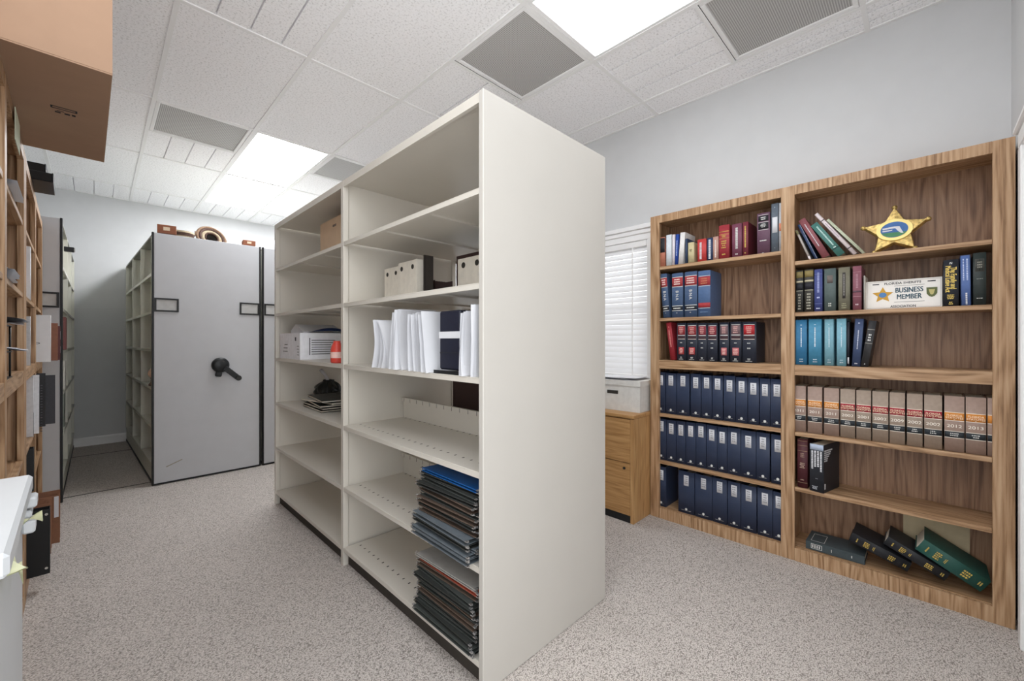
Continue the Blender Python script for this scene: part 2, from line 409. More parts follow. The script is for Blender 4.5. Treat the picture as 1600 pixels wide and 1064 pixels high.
for i, k in vents:
    x0, x1, ya, yb = GX(i) + .013, GX(i + 1) - .013, GY(k / 2) + .013, GY((k + 1) / 2) - .013
    t = T('ceiling_vent', VL[i, k], 'vent', ((x0 + x1) / 2, (ya + yb) / 2, CZ), 0, 'perforated ceiling vents')
    a, b2 = (x1 - x0) / 2, (yb - ya) / 2
    fr = MB()
    fr.box(-a, -a + .025, -b2, b2, -.006, .014, b=.003); fr.box(a - .025, a, -b2, b2, -.006, .014, b=.003)
    fr.box(-a + .025, a - .025, -b2, -b2 + .025, -.006, .014, b=.003); fr.box(-a + .025, a - .025, b2 - .025, b2, -.006, .014, b=.003)
    fr.build('frame', P_GRID, t)
    bx('grille', P_GRL, t, -a + .025, a - .025, -b2 + .025, b2 - .025, .002, .01)

# ================================================================ OAK BOOKCASES
# local frame: front face on x = 0 (facing -x), depth +x, y runs from one end (0) to the other (W)
ZL = dict(s1=1.77, s2=1.407, s3=1.112, s4=.737, s5=.405, s6=.075)
ZLEFT = dict(s1=1.80, s2=1.47, s3=1.112, s4=.70, s5=.44, s6=.075)
ZR = dict(s1=1.70, s2=1.410, s3=1.112, s4=.731, s5=.417, s6=.075)
BW, BH, BD = 1.67, 2.132, .268
def bookcase(label, loc, rz, za, zb):
    t = T('bookcase', label, 'bookcase', loc, rz, 'double oak bookcases')
    st = .065; mid = BW / 2
    for y0, y1 in ((0, st), (BW - st, BW)):
        MB().box(0, .022, y0, y1, 0, BH, b=.0015).build('face_stile', M_WZ, t)
    MB().box(0, .022, mid - .033, mid + .033, 0, BH, b=.0015).build('face_stile', M_WZ, t)
    for y0, y1 in ((0.001, .024), (BW - .024, BW - .001)):
        MB().box(.0225, BD - .008, y0, y1, 0, BH - .001).build('side_panel', M_WZ, t)
    MB().box(.0225, BD - .008, mid - .012, mid + .012, 0, BH - .001).build('divider', M_WZ, t)
    MB().box(BD - .0075, BD, .002, BW - .002, .0, BH - .001).build('back_panel', M_WB, t)
    MB().box(.023, BD - .008, .0245, mid - .0125, BH - .03, BH - .002).box(.023, BD - .008, mid + .0125, BW - .0245, BH - .03, BH - .002).build('top_panel', M_WY, t)
    for y0, y1, z in ((st, mid - .033, zb), (mid + .033, BW - st, za)):
        yi0, yi1 = (.0245, mid - .0125) if y0 < mid - .1 else (mid + .0125, BW - .0245)
        MB().box(0.001, .0215, y0 + .0003, y1 - .0003, BH - .052, BH).build('top_rail', M_WZ, t)
        MB().box(0.001, .0215, y0 + .0003, y1 - .0003, .0, z['s6'] - .002).build('kick_plate', M_WZ, t)
        MB().box(.0225, BD - .008, yi0, yi1, z['s6'] - .022, z['s6']).build('deck', M_WY, t)
        MB().box(0.001, .0215, y0 + .0003, y1 - .0003, z['s3'] - .058, z['s3']).build('centre_rail', M_WY, t)
        MB().box(.0225, BD - .008, yi0, yi1, z['s3'] - .023, z['s3'] - .0005).build('fixed_shelf', M_WY, t)
        for k in ('s1', 's2', 's4', 's5'):
            m = MB(); m.box(.004, .0232, y0 + .0006, y1 - .0006, z[k] - .022, z[k], b=.0012)
            m.box(.0232, BD - .0085, yi0 + .001, yi1 - .001, z[k] - .022, z[k])
            m.build('shelf', M_WY, t)
    return t
BX = 2.80
bcr = bookcase('double oak bookcase with law books and navy binders against the right wall', (BX, -.271, 0), 0, ZL, ZR)
bx('back_cutout', P_CREAM, bcr, BD - .0095, BD - .0078, .12, .36, .17, .34, label='cream patch low on the back panel')
lx = lambda y: -.21 - .03 * (y - 2)
SK = PI + .03
bcn = bookcase('nearer oak bookcase on the left side, under the big cardboard box', (lx(3.0), 3.0, 0), SK, ZLEFT, ZLEFT)
bcf = bookcase('oak bookcase on the left side next to the grey end panel', (lx(4.68), 4.68, 0), SK, ZLEFT, ZLEFT)

# ---------------------------------------------------------------- books
def yz(px, py, X):
    """where the sight line through a spot of the photo meets the spine plane x = X"""
    a = (px - 800) / 648.0; d = X * math.sqrt(2) / (1 + a)
    return X * (1 - a) / (1 + a), 1.25 + (532 - py) / 648.0 * d

def spine_arc(t, bulge, x_off, z0, z1, w, mb, n=8):
    pr = lambda y: -bulge * (1 - (2 * y / t) ** 2) - x_off
    ys = [-w / 2 + w * i / n for i in range(n + 1)]
    vs = [(pr(y), y, z) for y in ys for z in (z0, z1)] + [(pr(y) + .0003, y, z) for y in ys for z in (z0, z1)]
    o = 2 * (n + 1)
    fs = [(2 * i, 2 * i + 2, 2 * i + 3, 2 * i + 1) for i in range(n)] + [(o + 2 * i, o + 2 * i + 1, o + 2 * i + 3, o + 2 * i + 2) for i in range(n)]
    fs += [(2 * i, o + 2 * i, o + 2 * i + 2, 2 * i + 2) for i in range(n)] + [(2 * i + 1, 2 * i + 3, o + 2 * i + 3, o + 2 * i + 1) for i in range(n)]
    fs += [(0, 1, o + 1, o), (2 * n, o + 2 * n, o + 2 * n + 1, 2 * n + 1)]
    mb.add(vs, fs, True)
    return mb

def scribble(mb, x, y0, y1, z0, z1, rows, vertical=False, fill=.8):
    """rows of tiny raised dashes, for print too small to read"""
    if vertical:
        w = (y1 - y0) / rows
        for r in range(rows):
            z = z1
            end = z0 + (z1 - z0) * R.uniform(0, .3) * (1 if rows > 1 else 0)
            while z > end:
                d = R.uniform(.003, .008)
                mb.box(x - .0004, x, y0 + w * (r + .2), y0 + w * (r + .8), max(z - d, end), z); z -= d + .0022
    else:
        h = (z1 - z0) / rows
        for r in range(rows):
            ww = (y1 - y0) * (fill if rows == 1 else R.uniform(fill - .25, fill + .1)); y = (y0 + y1) / 2 + ww / 2; end = y - ww
            while y > end:
                d = R.uniform(.0025, .006)
                mb.box(x - .0004, x, max(y - d, end), y, z1 - h * (r + .8), z1 - h * (r + .25)); y -= d + .0018
    return mb

def book(label, group, t, h, dp, c, loc, th=0.0, yaw=0.0, bulge=None, bands=(), marks=(), words=(), flat=False, name='book', cat='book', pages=True, hollow=False):
    """bands: (z0,z1,rgb[,width]) ; marks: (y0,y1,z0,z1,rows,vertical,rgb) ; words: (string,yc,zc,size,vertical,rgb) - fractions of thickness / height"""
    o = T(name, label, cat, loc, group=group, rot=(th, 0, yaw))
    if flat: o.rotation_euler = (PI / 2 if flat > 0 else -PI / 2, 0, yaw)
    bu = (min(.006, t * .12) if bulge is None else bulge); bt = .0025
    cm = MB(); n = 8
    ys = [-t / 2 + t * i / n for i in range(n + 1)]
    pr = lambda y: -bu * (1 - (2 * y / t) ** 2)
    vs = [(pr(y), y, z) for y in ys for z in (0, h)] + [(pr(y) + bt, y, z) for y in ys for z in (0, h)]
    q = 2 * (n + 1)
    fs = [(2 * i, 2 * i + 2, 2 * i + 3, 2 * i + 1) for i in range(n)] + [(q + 2 * i, q + 2 * i + 1, q + 2 * i + 3, q + 2 * i + 2) for i in range(n)]
    fs += [(2 * i, q + 2 * i, q + 2 * i + 2, 2 * i + 2) for i in range(n)] + [(2 * i + 1, 2 * i + 3, q + 2 * i + 3, q + 2 * i + 1) for i in range(n)]
    cm.add(vs, fs, True)
    cm.box(0, dp, -t / 2, -t / 2 + bt, 0, h, b=.0006); cm.box(0, dp, t / 2 - bt, t / 2, 0, h, b=.0006)
    cm.build('cover', col(c, .5) if isinstance(c, tuple) else c, o)
    if pages:
        top = h * .86 if hollow else h - .004
        bx('page_block', P_PAGE, o, bt + .0006, dp - .004, -t / 2 + bt + .0003, t / 2 - bt - .0003, .003, top)
    for bnd in bands:
        w_ = (bnd[3] if len(bnd) > 3 else .985) * t
        spine_arc(t, bu, .0005, bnd[0] * h, bnd[1] * h, w_, MB()).build('spine_band' if bnd[1] - bnd[0] < .06 else 'spine_label', bnd[2] if not isinstance(bnd[2], tuple) else col(bnd[2]), o)
    xm = -bu - .0011
    for mk in marks:
        m_ = MB()
        scribble(m_, xm, mk[0] * t, mk[1] * t, mk[2] * h, mk[3] * h, mk[4], mk[5])
        if m_.v: m_.build('spine_lettering', mk[6] if not isinstance(mk[6], tuple) else col(mk[6]), o)
    for wd in words:
        xd, yd = ((0, 0, -1), (0, -1, 0)) if wd[4] else ((0, -1, 0), (0, 0, 1))
        text('spine_lettering', wd[0], o, (xm, wd[1] * t, wd[2] * h), xd, yd, wd[3], wd[5] if not isinstance(wd[5], tuple) else col(wd[5]), squash=(wd[6] if len(wd) > 6 else 1))
    return o

def span(p0, p1, X):
    ya = yz(p0, 532, X)[0]; yb = yz(p1, 532, X)[0]
    return (ya + yb) / 2, abs(ya - yb)

def up(label, group, p0, p1, ptop, zs, c, X=2.825, dp=.19, **k):
    """a book standing upright on the shelf at height zs"""
    yc, t = span(p0, p1, X); h = yz((p0 + p1) / 2, ptop, X)[1] - zs
    return book(label, group, t, h, dp, c, (X, yc, zs + .0006), **k)

def lean(label, group, tp, ty, bp, zs, t, c, X=2.825, dp=.17, by=None, **k):
    """a leaning book: (tp,ty) the middle of its top end, bp its foot"""
    y1, z1 = yz(tp, ty, X); y0 = yz(bp, 532, X)[0]
    z0 = zs if by is None else yz(bp, by, X)[1]
    for _ in range(6):
        th = math.atan2(-(y1 - y0), z1 - z0)
        if by is None: z0 = zs + t / 2 * abs(math.sin(th)) + .001
    h = math.hypot(y1 - y0, z1 - z0)
    return book(label, group, t, h, dp, c, (X, y0, z0), th=th, **k)

GOLD, SIL, WHT = P_GOLD, P_SIL, P_WHT
NAVY = (36, 46, 72)
# ---- left half, top shelf
g = 'assorted books on the left top shelf'; z = 1.77
up('orange and black spined paperback, leftmost on the top shelf of the left bay', g, 1031, 1039, 371, z, (196, 118, 92), bands=((.48, .97, (38, 42, 48)),))
up('pale blue-white thin book beside the orange and black paperback', g, 1041, 1049.6, 367, z, (214, 222, 230), bulge=0)
up('thin pinkish white book touching the royal blue one', g, 1050.4, 1054.6, 366.5, z, (226, 218, 224), bulge=0)
lean('royal blue thin book between two white books', g, 1058.4, 366, 1056.6, z, .021, (36, 74, 172), bulge=0, marks=((-.2, .2, .3, .8, 1, True, (190, 205, 240)),))
lean('white spined book with red and navy cover leaning right of the royal blue book', g, 1067, 363, 1063.5, z, .034, (226, 224, 222), bulge=0)
up('dark slate blue book squeezed beside the small tan book', g, 1070.8, 1074.4, 373, z, (50, 68, 98), bulge=0)
up('small tan hardback with a dark emblem near the top', g, 1075.2, 1084.5, 379, z, (200, 186, 138), dp=.15, marks=((-.25, .25, .55, .68, 3, False, (90, 80, 50)),))
up('bright red paperback with white lettering beside the navy one', g, 1090, 1103.5, 374, z, (206, 52, 50), dp=.15, marks=((-.1, .3, .1, .85, 1, True, WHT),))
up('navy paperback with large white vertical lettering', g, 1105, 1113.4, 372, z, (40, 60, 100), dp=.15, marks=((-.32, .32, .08, .92, 1, True, WHT),))
up('worn pinkish tan paperback left of the tall red volume', g, 1114.2, 1122.4, 370, z, (188, 142, 128), dp=.15, marks=((-.2, .2, .1, .85, 1, True, (230, 215, 205)),))
up('tall red hardback with gold bands and lettering', g, 1123.4, 1139.5, 352, z, (166, 44, 54), bands=((.8, .815, GOLD), (.72, .73, GOLD), (.6, .61, GOLD)), marks=((-.3, .3, .63, .71, 2, False, GOLD), (-.28, .28, .3, .55, 4, False, GOLD), (-.2, .2, .1, .16, 1, False, GOLD)))
up('mauve maroon hardback with silver vertical lettering', g, 1144, 1159, 350, z, (124, 62, 84), marks=((-.2, .2, .25, .88, 1, True, SIL), (-.15, .15, .06, .12, 1, False, SIL)))
up('narrow maroon hardback with gold vertical lettering beside the big purple volume', g, 1160.5, 1169, 347, z, (122, 40, 54), marks=((-.2, .2, .25, .88, 1, True, GOLD), (-.15, .15, .06, .12, 1, False, GOLD)))
up('big dull purple hardback with two black title blocks', g, 1183, 1203, 333, z, (104, 70, 92), bands=((.8, .93, (36, 36, 42), .78), (.6, .76, (36, 36, 42), .78), (.765, .775, SIL, .8), (.58, .59, SIL, .8), (.945, .955, SIL, .8)), marks=((-.25, .25, .82, .91, 2, False, SIL), (-.25, .25, .64, .74, 3, False, SIL), (-.33, .33, .3, .34, 1, False, SIL), (-.1, .1, .01, .03, 1, False, WHT)))
up('slate grey ring binder with white spine label beside the orange tagged one', g, 1205, 1216.4, 318, z, (92, 104, 118), bulge=0, bands=((.4, .72, P_WHT, .7),), marks=((-.06, .06, .9, .94, 1, False, (210, 215, 220)), (-.05, .05, .08, .1, 1, False, (200, 205, 210))))
up('pale grey binder with an orange tag, last on the left top shelf', g, 1217, 1222.5, 317, z, (186, 190, 196), bulge=0, bands=((.42, .58, (222, 128, 92), .9),))
# ---- left half, second shelf: four blue volumes
g = 'blue reference volumes'; z = 1.407
RED = (176, 48, 52)
blu = (66, 92, 130)
for k, (a, b_, ty, w_) in enumerate(((1033, 1048, 428, 'leftmost'), (1050, 1067, 427, 'second from left'), (1070, 1089, 424.5, 'third from left'))):
    ll = '%s of the three blue volumes lettered BNA with a red title band' % w_
    kw = dict(bands=((.7, .9, RED), (.9, .915, SIL), (.685, .7, SIL), (.17, .25, (26, 32, 44)), (.255, .27, SIL), (.15, .163, SIL)),
              marks=((-.4, .4, .73, .88, 3, False, (240, 214, 206)), (-.4, .4, .185, .235, 1, False, SIL), (-.06, .06, .09, .12, 1, False, SIL)),
              words=(('B', 0, .58, .028, True, SIL), ('N', 0, .5, .028, True, SIL), ('A', 0, .42, .028, True, SIL)))
    if k == 0: lean(ll, g, 1036.5, ty, 1041.5, z, .046, blu, **kw)
    else: up(ll, g, a, b_, ty, z, blu, **kw)
up('thick steel blue volume with two plain red bands, right of the lettered three', g, 1091, 1110, 423, z, (74, 104, 150), dp=.2, bands=((.68, .87, RED), (.88, .89, SIL), (.66, .67, SIL), (.2, .3, RED), (.18, .19, SIL)), marks=((-.3, .3, .7, .85, 3, False, (200, 120, 80)), (-.4, .4, .09, .11, 1, False, (130, 160, 200))))
# ---- left half, third shelf
g = 'dark navy volumes with red title blocks'; z = 1.112
lean('red hardback leaning at the left end of the row of dark navy volumes', g, 1044.5, 504, 1051.5, z, .034, (164, 36, 46), marks=((-.2, .2, .35, .8, 1, True, (220, 130, 120)), (-.1, .1, .86, .9, 1, False, (220, 130, 120))))
dn = (40, 46, 62)
vol = [(1058, 1072, 505, 1, 'first navy volume after the leaning red book'), (1073.5, 1089.5, 505, 1, 'second navy volume after the leaning red book'),
       (1090.3, 1104.5, 505, 0, 'third navy volume after the leaning red book, without a lower red block'), (1105.3, 1121, 505, 0, 'fourth navy volume after the leaning red book'),
       (1124, 1139, 504, 2, 'fifth navy volume after the leaning red book, faded grey title block'), (1141, 1158.5, 503, 2, 'sixth navy volume after the leaning red book, pale red lower block'), (1160, 1181.5, 503, 3, 'widest navy volume, rightmost on its shelf, bright red title block')]
for a, b_, ty, v, ll in vol:
    tl = {0: (150, 44, 58), 1: (158, 36, 44), 2: (120, 92, 96), 3: (196, 34, 42)}[v]
    bd = [(.69, .92, tl, .8), (.925, .94, SIL, .8), (.665, .685, SIL, .8), (.565, .585, (200, 178, 170), .8), (.59, .66, (66, 40, 46), .8)]
    mk = [(-.28, .28, .72, .9, 4, False, (226, 168, 160)), (-.15, .15, .46, .5, 1, False, SIL), (-.3, .3, .03, .05, 1, False, SIL), (-.15, .15, .06, .11, 2, False, SIL)]
    if v in (1, 2): bd.append((.17, .36, (190, 48, 50) if v == 1 else (196, 96, 100), .58)); mk.append((-.22, .22, .19, .34, 4, False, (240, 200, 190)))
    else: mk.append((-.15, .15, .33, .38, 1, False, SIL))
    up(ll, g, a, b_, ty, z, dn, bands=bd, marks=mk)

# ---- left half, three rows of navy binders
ORD = ['first', 'second', 'third', 'fourth', 'fifth', 'sixth', 'seventh', 'eighth', 'ninth', 'tenth', 'eleventh', 'twelfth', 'thirteenth', 'fourteenth', 'fifteenth']
def binder(label, group, p0, p1, zs, h, X=2.83, lab=.0, w_=.5, yaw=0):
    yc, t = span(p0, p1, X)
    o = book(label, group, t, h, .2, P_NAVY, (X, yc, zs + .0006), yaw=yaw, bulge=.0015, hollow=True, name='binder', cat='binder',
             bands=((.69 - lab, .94 - lab, P_WHT, min(w_ + .06, .033 / t)),),
             marks=((-.16, .16, .73 - lab, .92 - lab, 4, False, P_LINK), (-.36, .36, .065, .075, 1, False, SIL)))
    e = MB(); e.cyl((-.0016, 0, .1 * h), (-.0026, 0, .1 * h), .0075, n=14); e.build('spine_emblem', SIL, o)
    return o
rows = [('upper', .737, .287, [(1026, 1039), (1040.3, 1056.5), (1057.4, 1077), (1079.4, 1095), (1096.2, 1112), (1113.2, 1129.4), (1131, 1149), (1150, 1167.6), (1168.6, 1185.8), (1187.2, 1203.2), (1204, 1224)]),
        ('middle', .405, .293, [(1026, 1041), (1041.8, 1056), (1056.8, 1071), (1071.8, 1086.8), (1087.6, 1103), (1104, 1120.4), (1121, 1135.8), (1136.6, 1157), (1157.8, 1181), (1181.8, 1202.6), (1205, 1226)]),
        ('lower', .075, .285, [(1026, 1040.5), (1060, 1085), (1086.2, 1112.6), (1113.4, 1135.8), (1137.2, 1157), (1158, 1182), (1183.6, 1207), (1208, 1226)])]
for nm, zs, h, es in rows:
    for k, (a, b_) in enumerate(es):
        ll = 'navy binder with white spine label, %s from the left in the %s row of binders' % (ORD[k], nm)
        if nm == 'lower' and k == 0: ll = 'navy binder standing apart at the left end of the lower row of binders'
        binder(ll, 'navy binders in the %s row' % nm, a, b_, zs, h + R.uniform(-.004, .002), lab=R.uniform(-.01, .035) if k < 6 else R.uniform(.02, .06))

# ---- right half, top shelf: leaning books
g = 'leaning books on the right top shelf'; z = 1.70
lean('thin pale multicoloured booklet, lowest left of the leaning books', g, 1244, 360, 1266, z, .010, (196, 186, 178), bulge=0, dp=.17, bands=((.86, .99, (120, 116, 70)), (.0, .12, (224, 214, 214))))
lean('thin navy booklet with pale stripes under the dusty red book', g, 1248, 351, 1275.5, z, .013, (44, 66, 112), bulge=0, dp=.17, marks=((-.45, -.25, .02, .98, 1, True, (200, 210, 226)),))
lean('dusty red hardback leaning, with small white vertical lettering', g, 1252.5, 343, 1291, z, .033, (146, 78, 84), dp=.18, marks=((-.1, .1, .28, .86, 1, True, WHT),))
lean('teal green hardback leaning between the red and the pale pink books', g, 1271.5, 350, 1315, z, .034, (62, 120, 112), dp=.16, bulge=.001, bands=((.2, .22, (30, 60, 56)),), marks=((-.2, .1, .3, .9, 1, True, (190, 226, 216)), (-.2, .2, .22, .27, 1, False, (200, 226, 220))))
lean('long pale pink book leaning, taller than its neighbours', g, 1275, 334, 1336.5, z, .018, (222, 206, 208), dp=.17, bulge=0, bands=((.82, .835, (60, 52, 58)), (.14, .155, (60, 52, 58))), marks=((-.15, .15, .4, .75, 1, True, (150, 140, 160)),))
lean('pale green thin book leaning nearest to the gold star', g, 1293, 343, 1350, z, .013, (212, 218, 188), dp=.17, bulge=0, marks=((-.1, .1, .03, .97, 1, True, (120, 128, 100)),))
# ---- right half, second shelf
g = 'books on the shelf with the member plate'; z = 1.41
def tiles_(o): return o
up('black and gold mottled hardback, leftmost beside the centre post', g, 1244, 1255, 423, z, (52, 52, 50), bands=((.82, .97, (128, 112, 62)), (.53, .69, (28, 30, 38)), (.71, .75, (190, 180, 150)), (.5, .52, (150, 146, 130))), marks=((-.3, .3, .05, .45, 6, False, (150, 146, 130)),))
up('black and gold mottled hardback touching the violet blue book', g, 1257, 1271, 421, z, (62, 60, 54), bands=((.82, .97, (140, 122, 66)), (.53, .69, (30, 30, 40)), (.71, .75, (196, 186, 150)), (.5, .52, (160, 156, 130))), marks=((-.3, .3, .05, .45, 6, False, (170, 166, 146)),))
up('violet blue hardback between black and grey green books', g, 1272.5, 1285, 421, z, (66, 76, 142), marks=((-.22, .22, .45, .92, 1, True, (150, 160, 210)), (-.2, .2, .3, .36, 1, False, (190, 200, 235)), (-.3, .3, .05, .1, 1, False, (190, 200, 235))), bands=((.88, .89, (120, 130, 190)), (.18, .19, (120, 130, 190))))
up('grey green hardback with a square brownish title box', g, 1288, 1306, 420, z, (84, 100, 98), bands=((.66, .84, (110, 98, 94), .5),), marks=((-.22, .22, .1, .2, 2, False, (196, 200, 190)),))
up('mottled olive grey hardback with a dark vertical title strip', g, 1310, 1328, 418, z, (120, 116, 96), bands=((.28, .88, (64, 60, 60), .27),), marks=((-.06, .06, .34, .84, 1, True, (170, 166, 156)), (-.3, .3, .04, .18, 3, False, (160, 156, 120))))
up('dull rose hardback left of the member plate', g, 1332.5, 1346, 416, z, (142, 82, 96), bands=((.4, .44, (90, 60, 74)), (.86, .87, (180, 130, 140)), (.3, .31, (190, 140, 150))), marks=((-.2, .2, .5, .82, 1, True, (176, 124, 136)), (-.2, .2, .1, .15, 1, False, (220, 190, 196))))
up('very thin white card standing between the rose book and the member plate', g, 1349.6, 1351.6, 431, z, (224, 218, 206), dp=.15, bulge=0, pages=False)
yc, t = span(1473, 1498, 2.825)
up('black hardback with gold lettering The Family and Medical Leave Act', g, 1474, 1498, 406, z, (38, 42, 50), bands=(), words=(('The Family and', -.15, .6, .027, True, P_GOLD, .62), ('Medical Leave Act', .2, .585, .027, True, P_GOLD, .62)), marks=((-.25, .3, .15, .25, 5, False, P_GOLD), (-.16, .16, .03, .1, 2, False, P_GOLD), (-.14, .14, .9, .95, 2, False, SIL)))
lean('medium blue paperback with white lettering between two dark books', g, 1508, 399, 1509.5, z, .031, (82, 112, 178), bulge=0, marks=((-.3, -.05, .5, .93, 1, True, (190, 205, 240)), (.1, .3, .5, .93, 1, True, (190, 205, 240)), (-.2, .1, .02, .25, 1, True, WHT)))
up('dark green grey hardback with framed title, rightmost on its shelf', g, 1520.5, 1541, 395, z, (46, 56, 54), bands=((.64, .88, (86, 86, 80), .72), (.65, .87, (52, 56, 54), .64)), marks=((-.25, .25, .7, .84, 3, False, (140, 138, 124)), (-.3, .3, .49, .51, 1, False, (130, 136, 128)), (-.3, .3, .12, .14, 1, False, SIL)))
# ---- right half, third shelf: blue set
g = 'blue code books'; z = 1.112
wv = (140, 190, 202)
for a, b_, ty, c_, ll in ((1243, 1261, 500, (44, 120, 168), 'bright blue softbound volume at the left end, beside the centre post'), (1263, 1284, 499, (58, 138, 178), 'bright blue softbound volume, second from the centre post'),
                      (1288, 1303, 499, (112, 168, 186), 'pale aqua rippled volume, narrower, third from the centre post'), (1307, 1322.5, 498, (112, 172, 192), 'pale aqua rippled volume beside the thin black book')):
    up(ll, g, a, b_, ty, z, c_, bulge=0, marks=((-.08, .08, .4, .82, 1, True, (206, 228, 238)), (-.2, .2, .06, .09, 1, False, WHT), (-.18, .18, .11, .14, 1, False, (200, 226, 236)), (-.08, .08, .87, .9, 1, False, (206, 228, 238))))
up('thin black booklet with a small white sticker between aqua and slate volumes', g, 1323.4, 1327.6, 503, z, (24, 30, 46), bulge=0, bands=((.06, .2, P_WHT, .5),))
lean('slate blue volume tilted slightly to the right', g, 1343, 498, 1337.4, z, .036, (58, 76, 116), bulge=0, marks=((-.08, .1, .36, .76, 1, True, (206, 214, 232)), (-.22, .22, .04, .08, 1, False, WHT), (-.12, .12, .89, .93, 1, False, (206, 214, 232))))
lean('charcoal volume with silver bands, leaning rightmost of the blue set', g, 1364, 501, 1350.5, z, .03, (52, 52, 54), marks=((-.25, .25, .55, .72, 3, False, SIL), (-.1, .1, .04, .07, 1, False, SIL)), bands=((.8, .815, (150, 148, 140)), (.5, .515, (150, 148, 140))))
# ---- right half, tan statute volumes
g = 'tan statute volumes with year numbers'; z = .731
TAN, TAN2 = (162, 135, 121), (160, 139, 121)
ORG, CRD, BKB = (222, 132, 38), (172, 32, 50), (36, 44, 52)
es = [(1239, 1259, '2011'), (1262, 1284.5, '2011'), (1287.5, 1311, '2011'), (1313, 1336, '2002'), (1338, 1361, '2001'), (1363, 1388, '2002'), (1390, 1414, '2009'), (1417, 1441.5, '2002'), (1444, 1472, '2002'), (1475.5, 1507, '2012'), (1509, 1541, '2013'), (1543, 1568, '2')]
for k, (a, b_, yr) in enumerate(es):
    orange = k < 3 or k > 8
    X = 2.828; yc, t = span(a, b_, X)
    ws = [('FLORIDA', 0, .652, .0125, False, (250, 226, 190)), ('STATUTES', 0, .607, .0125, False, (250, 226, 190)), (yr, 0, .46, .02, False, (240, 232, 218), 1.25)] if k < 11 else [('2', -.1, .46, .02, False, (240, 232, 218), 1.25)]
    ll = 'tan statute volume with %s title band, %s from the left in its row' % ('an orange' if orange else 'a red', ORD[k])
    up(ll, g, a, b_, 603 + (622 - 603) * (k / 10.5), z, TAN2 if not orange else TAN, X=X, dp=.2, bulge=.003,
       bands=((.565, .7, ORG if orange else CRD), (.7, .712, (240, 226, 206)), (.552, .565, (240, 226, 206)), (.255, .36, BKB), (.36, .372, (226, 216, 200)), (.243, .255, (226, 216, 200))),
       marks=((-.05, .05, .573, .585, 1, False, (250, 226, 190)), (-.25, .25, .275, .345, 2, False, (200, 200, 196))), words=ws)
# ---- right half, fifth shelf
g = 'two dark books on the nearly empty shelf'; z = .417
up('maroon hardback with gold framed spine in the corner by the centre post', g, 1246, 1262, 686, z, (84, 34, 42), bands=((.955, .965, (150, 120, 90)), (.86, .87, (150, 120, 90)), (.75, .76, (150, 120, 90)), (.1, .11, (150, 120, 90))), marks=((-.25, .25, .62, .72, 3, False, (160, 130, 110)), (-.28, .28, .4, .52, 4, False, (190, 160, 140)), (-.2, .2, .15, .18, 1, False, (190, 160, 140))))
o = book('thick black paperback turned outward with bold white vertical title', g, .066, .262, .2, (36, 40, 48), (2.797, .428, z + .0006), yaw=-.22, bulge=0,
         bands=((.875, .995, (176, 190, 214), .97),), marks=((-.42, .42, .38, .86, 4, True, WHT), (-.1, .1, .27, .29, 1, False, (150, 150, 160)), (-.1, .35, .05, .12, 4, False, (200, 206, 216))))
m_ = MB()
for r in range(6):
    x = .008
    while x < .1 - .012 * r:
        q = R.uniform(.004, .01); m_.box(x, x + q, -.0336, -.0332, .225 - r * .011, .232 - r * .011); x += q + .003
m_.box(.01, .022, -.0336, -.0332, .02, .05)
m_.build('cover_lettering', WHT, o)
# ---- right half, bottom deck: tumbled volumes
g = 'tumbled volumes on the bottom deck'; z = .075
GRY = (72, 80, 92)
y1_, _ = yz(1260.5, 532, 2.86); y0_, _ = yz(1352, 532, 2.86)
o = T('book', 'grey green hardback lying flat at the left end of the bottom deck', 'book', (2.835, y1_, z + .0245), group=g, rot=(PI / 2, 0, 0.0))
L_ = y1_ - y0_
def flatbook(o, t, h, dp, c):
    cm = MB(); cm.box(-.002, .002, -t / 2, t / 2, -h, 0, b=.0008); cm.box(0, dp, -t / 2, -t / 2 + .0025, -h, 0, b=.0006); cm.box(0, dp, t / 2 - .0025, t / 2, -h, 0, b=.0006)
    cm.build('cover', col(c), o); bx('page_block', P_PAGE, o, .003, dp - .004, -t / 2 + .003, t / 2 - .003, -h + .004, -.004)
o.rotation_euler = (PI / 2 * 2 - PI / 2, 0, 0)
o.rotation_euler = (-PI / 2, 0, 0)     # local -z runs along -Y ... spine still faces the room
o.rotation_euler = (PI / 2, 0, 0)
# local z -> -Y, local y -> +Z
cm = MB(); t_, h_, dp_ = .044, L_, .17
cm.box(-.002, .002, -t_ / 2, t_ / 2, 0, h_, b=.0008); cm.box(0, dp_, -t_ / 2, -t_ / 2 + .0025, 0, h_, b=.0006); cm.box(0, dp_, t_ / 2 - .0025, t_ / 2, 0, h_, b=.0006)
cm.build('cover', col((62, 74, 78)), o); bx('page_block', P_PAGE, o, .003, dp_ - .004, -t_ / 2 + .003, t_ / 2 - .003, .004, h_ - .004)
fr = MB()
for a, b_, c_, d_ in ((.024, .026, -.013, .013), (.072, .074, -.013, .013), (.026, .072, .011, .013), (.026, .072, -.013, -.011)): fr.box(-.0026, -.002, c_, d_, a, b_)
fr.build('title_frame', SIL, o)
m_ = MB()
for zz in (.03, .04, .05, .06): m_.box(-.0025, -.002, -.008, .008, zz, zz + .005)
m_.box(-.0025, -.002, -.008, .008, .115, .117); m_.box(-.0025, -.002, -.006, .006, .2, .204)
m_.build('spine_lettering', SIL, o)
fr = MB()
for a, b_, c_, d_ in ((.02, .022, .02, .13), (.08, .082, .02, .13), (.022, .08, .02, .022), (.022, .08, .128, .13)): fr.box(c_, d_, t_ / 2, t_ / 2 + .0005, a, b_)
fr.build('cover_frame', SIL, o)
GL = lambda: ((-.25, .25, .86, .9, 1, False, GOLD), (-.3, .3, .66, .76, 4, True, GOLD), (-.25, .25, .57, .61, 2, False, GOLD), (-.28, .28, .22, .34, 3, True, GOLD), (-.22, .22, .05, .11, 2, False, GOLD))
BK = (34, 35, 40)
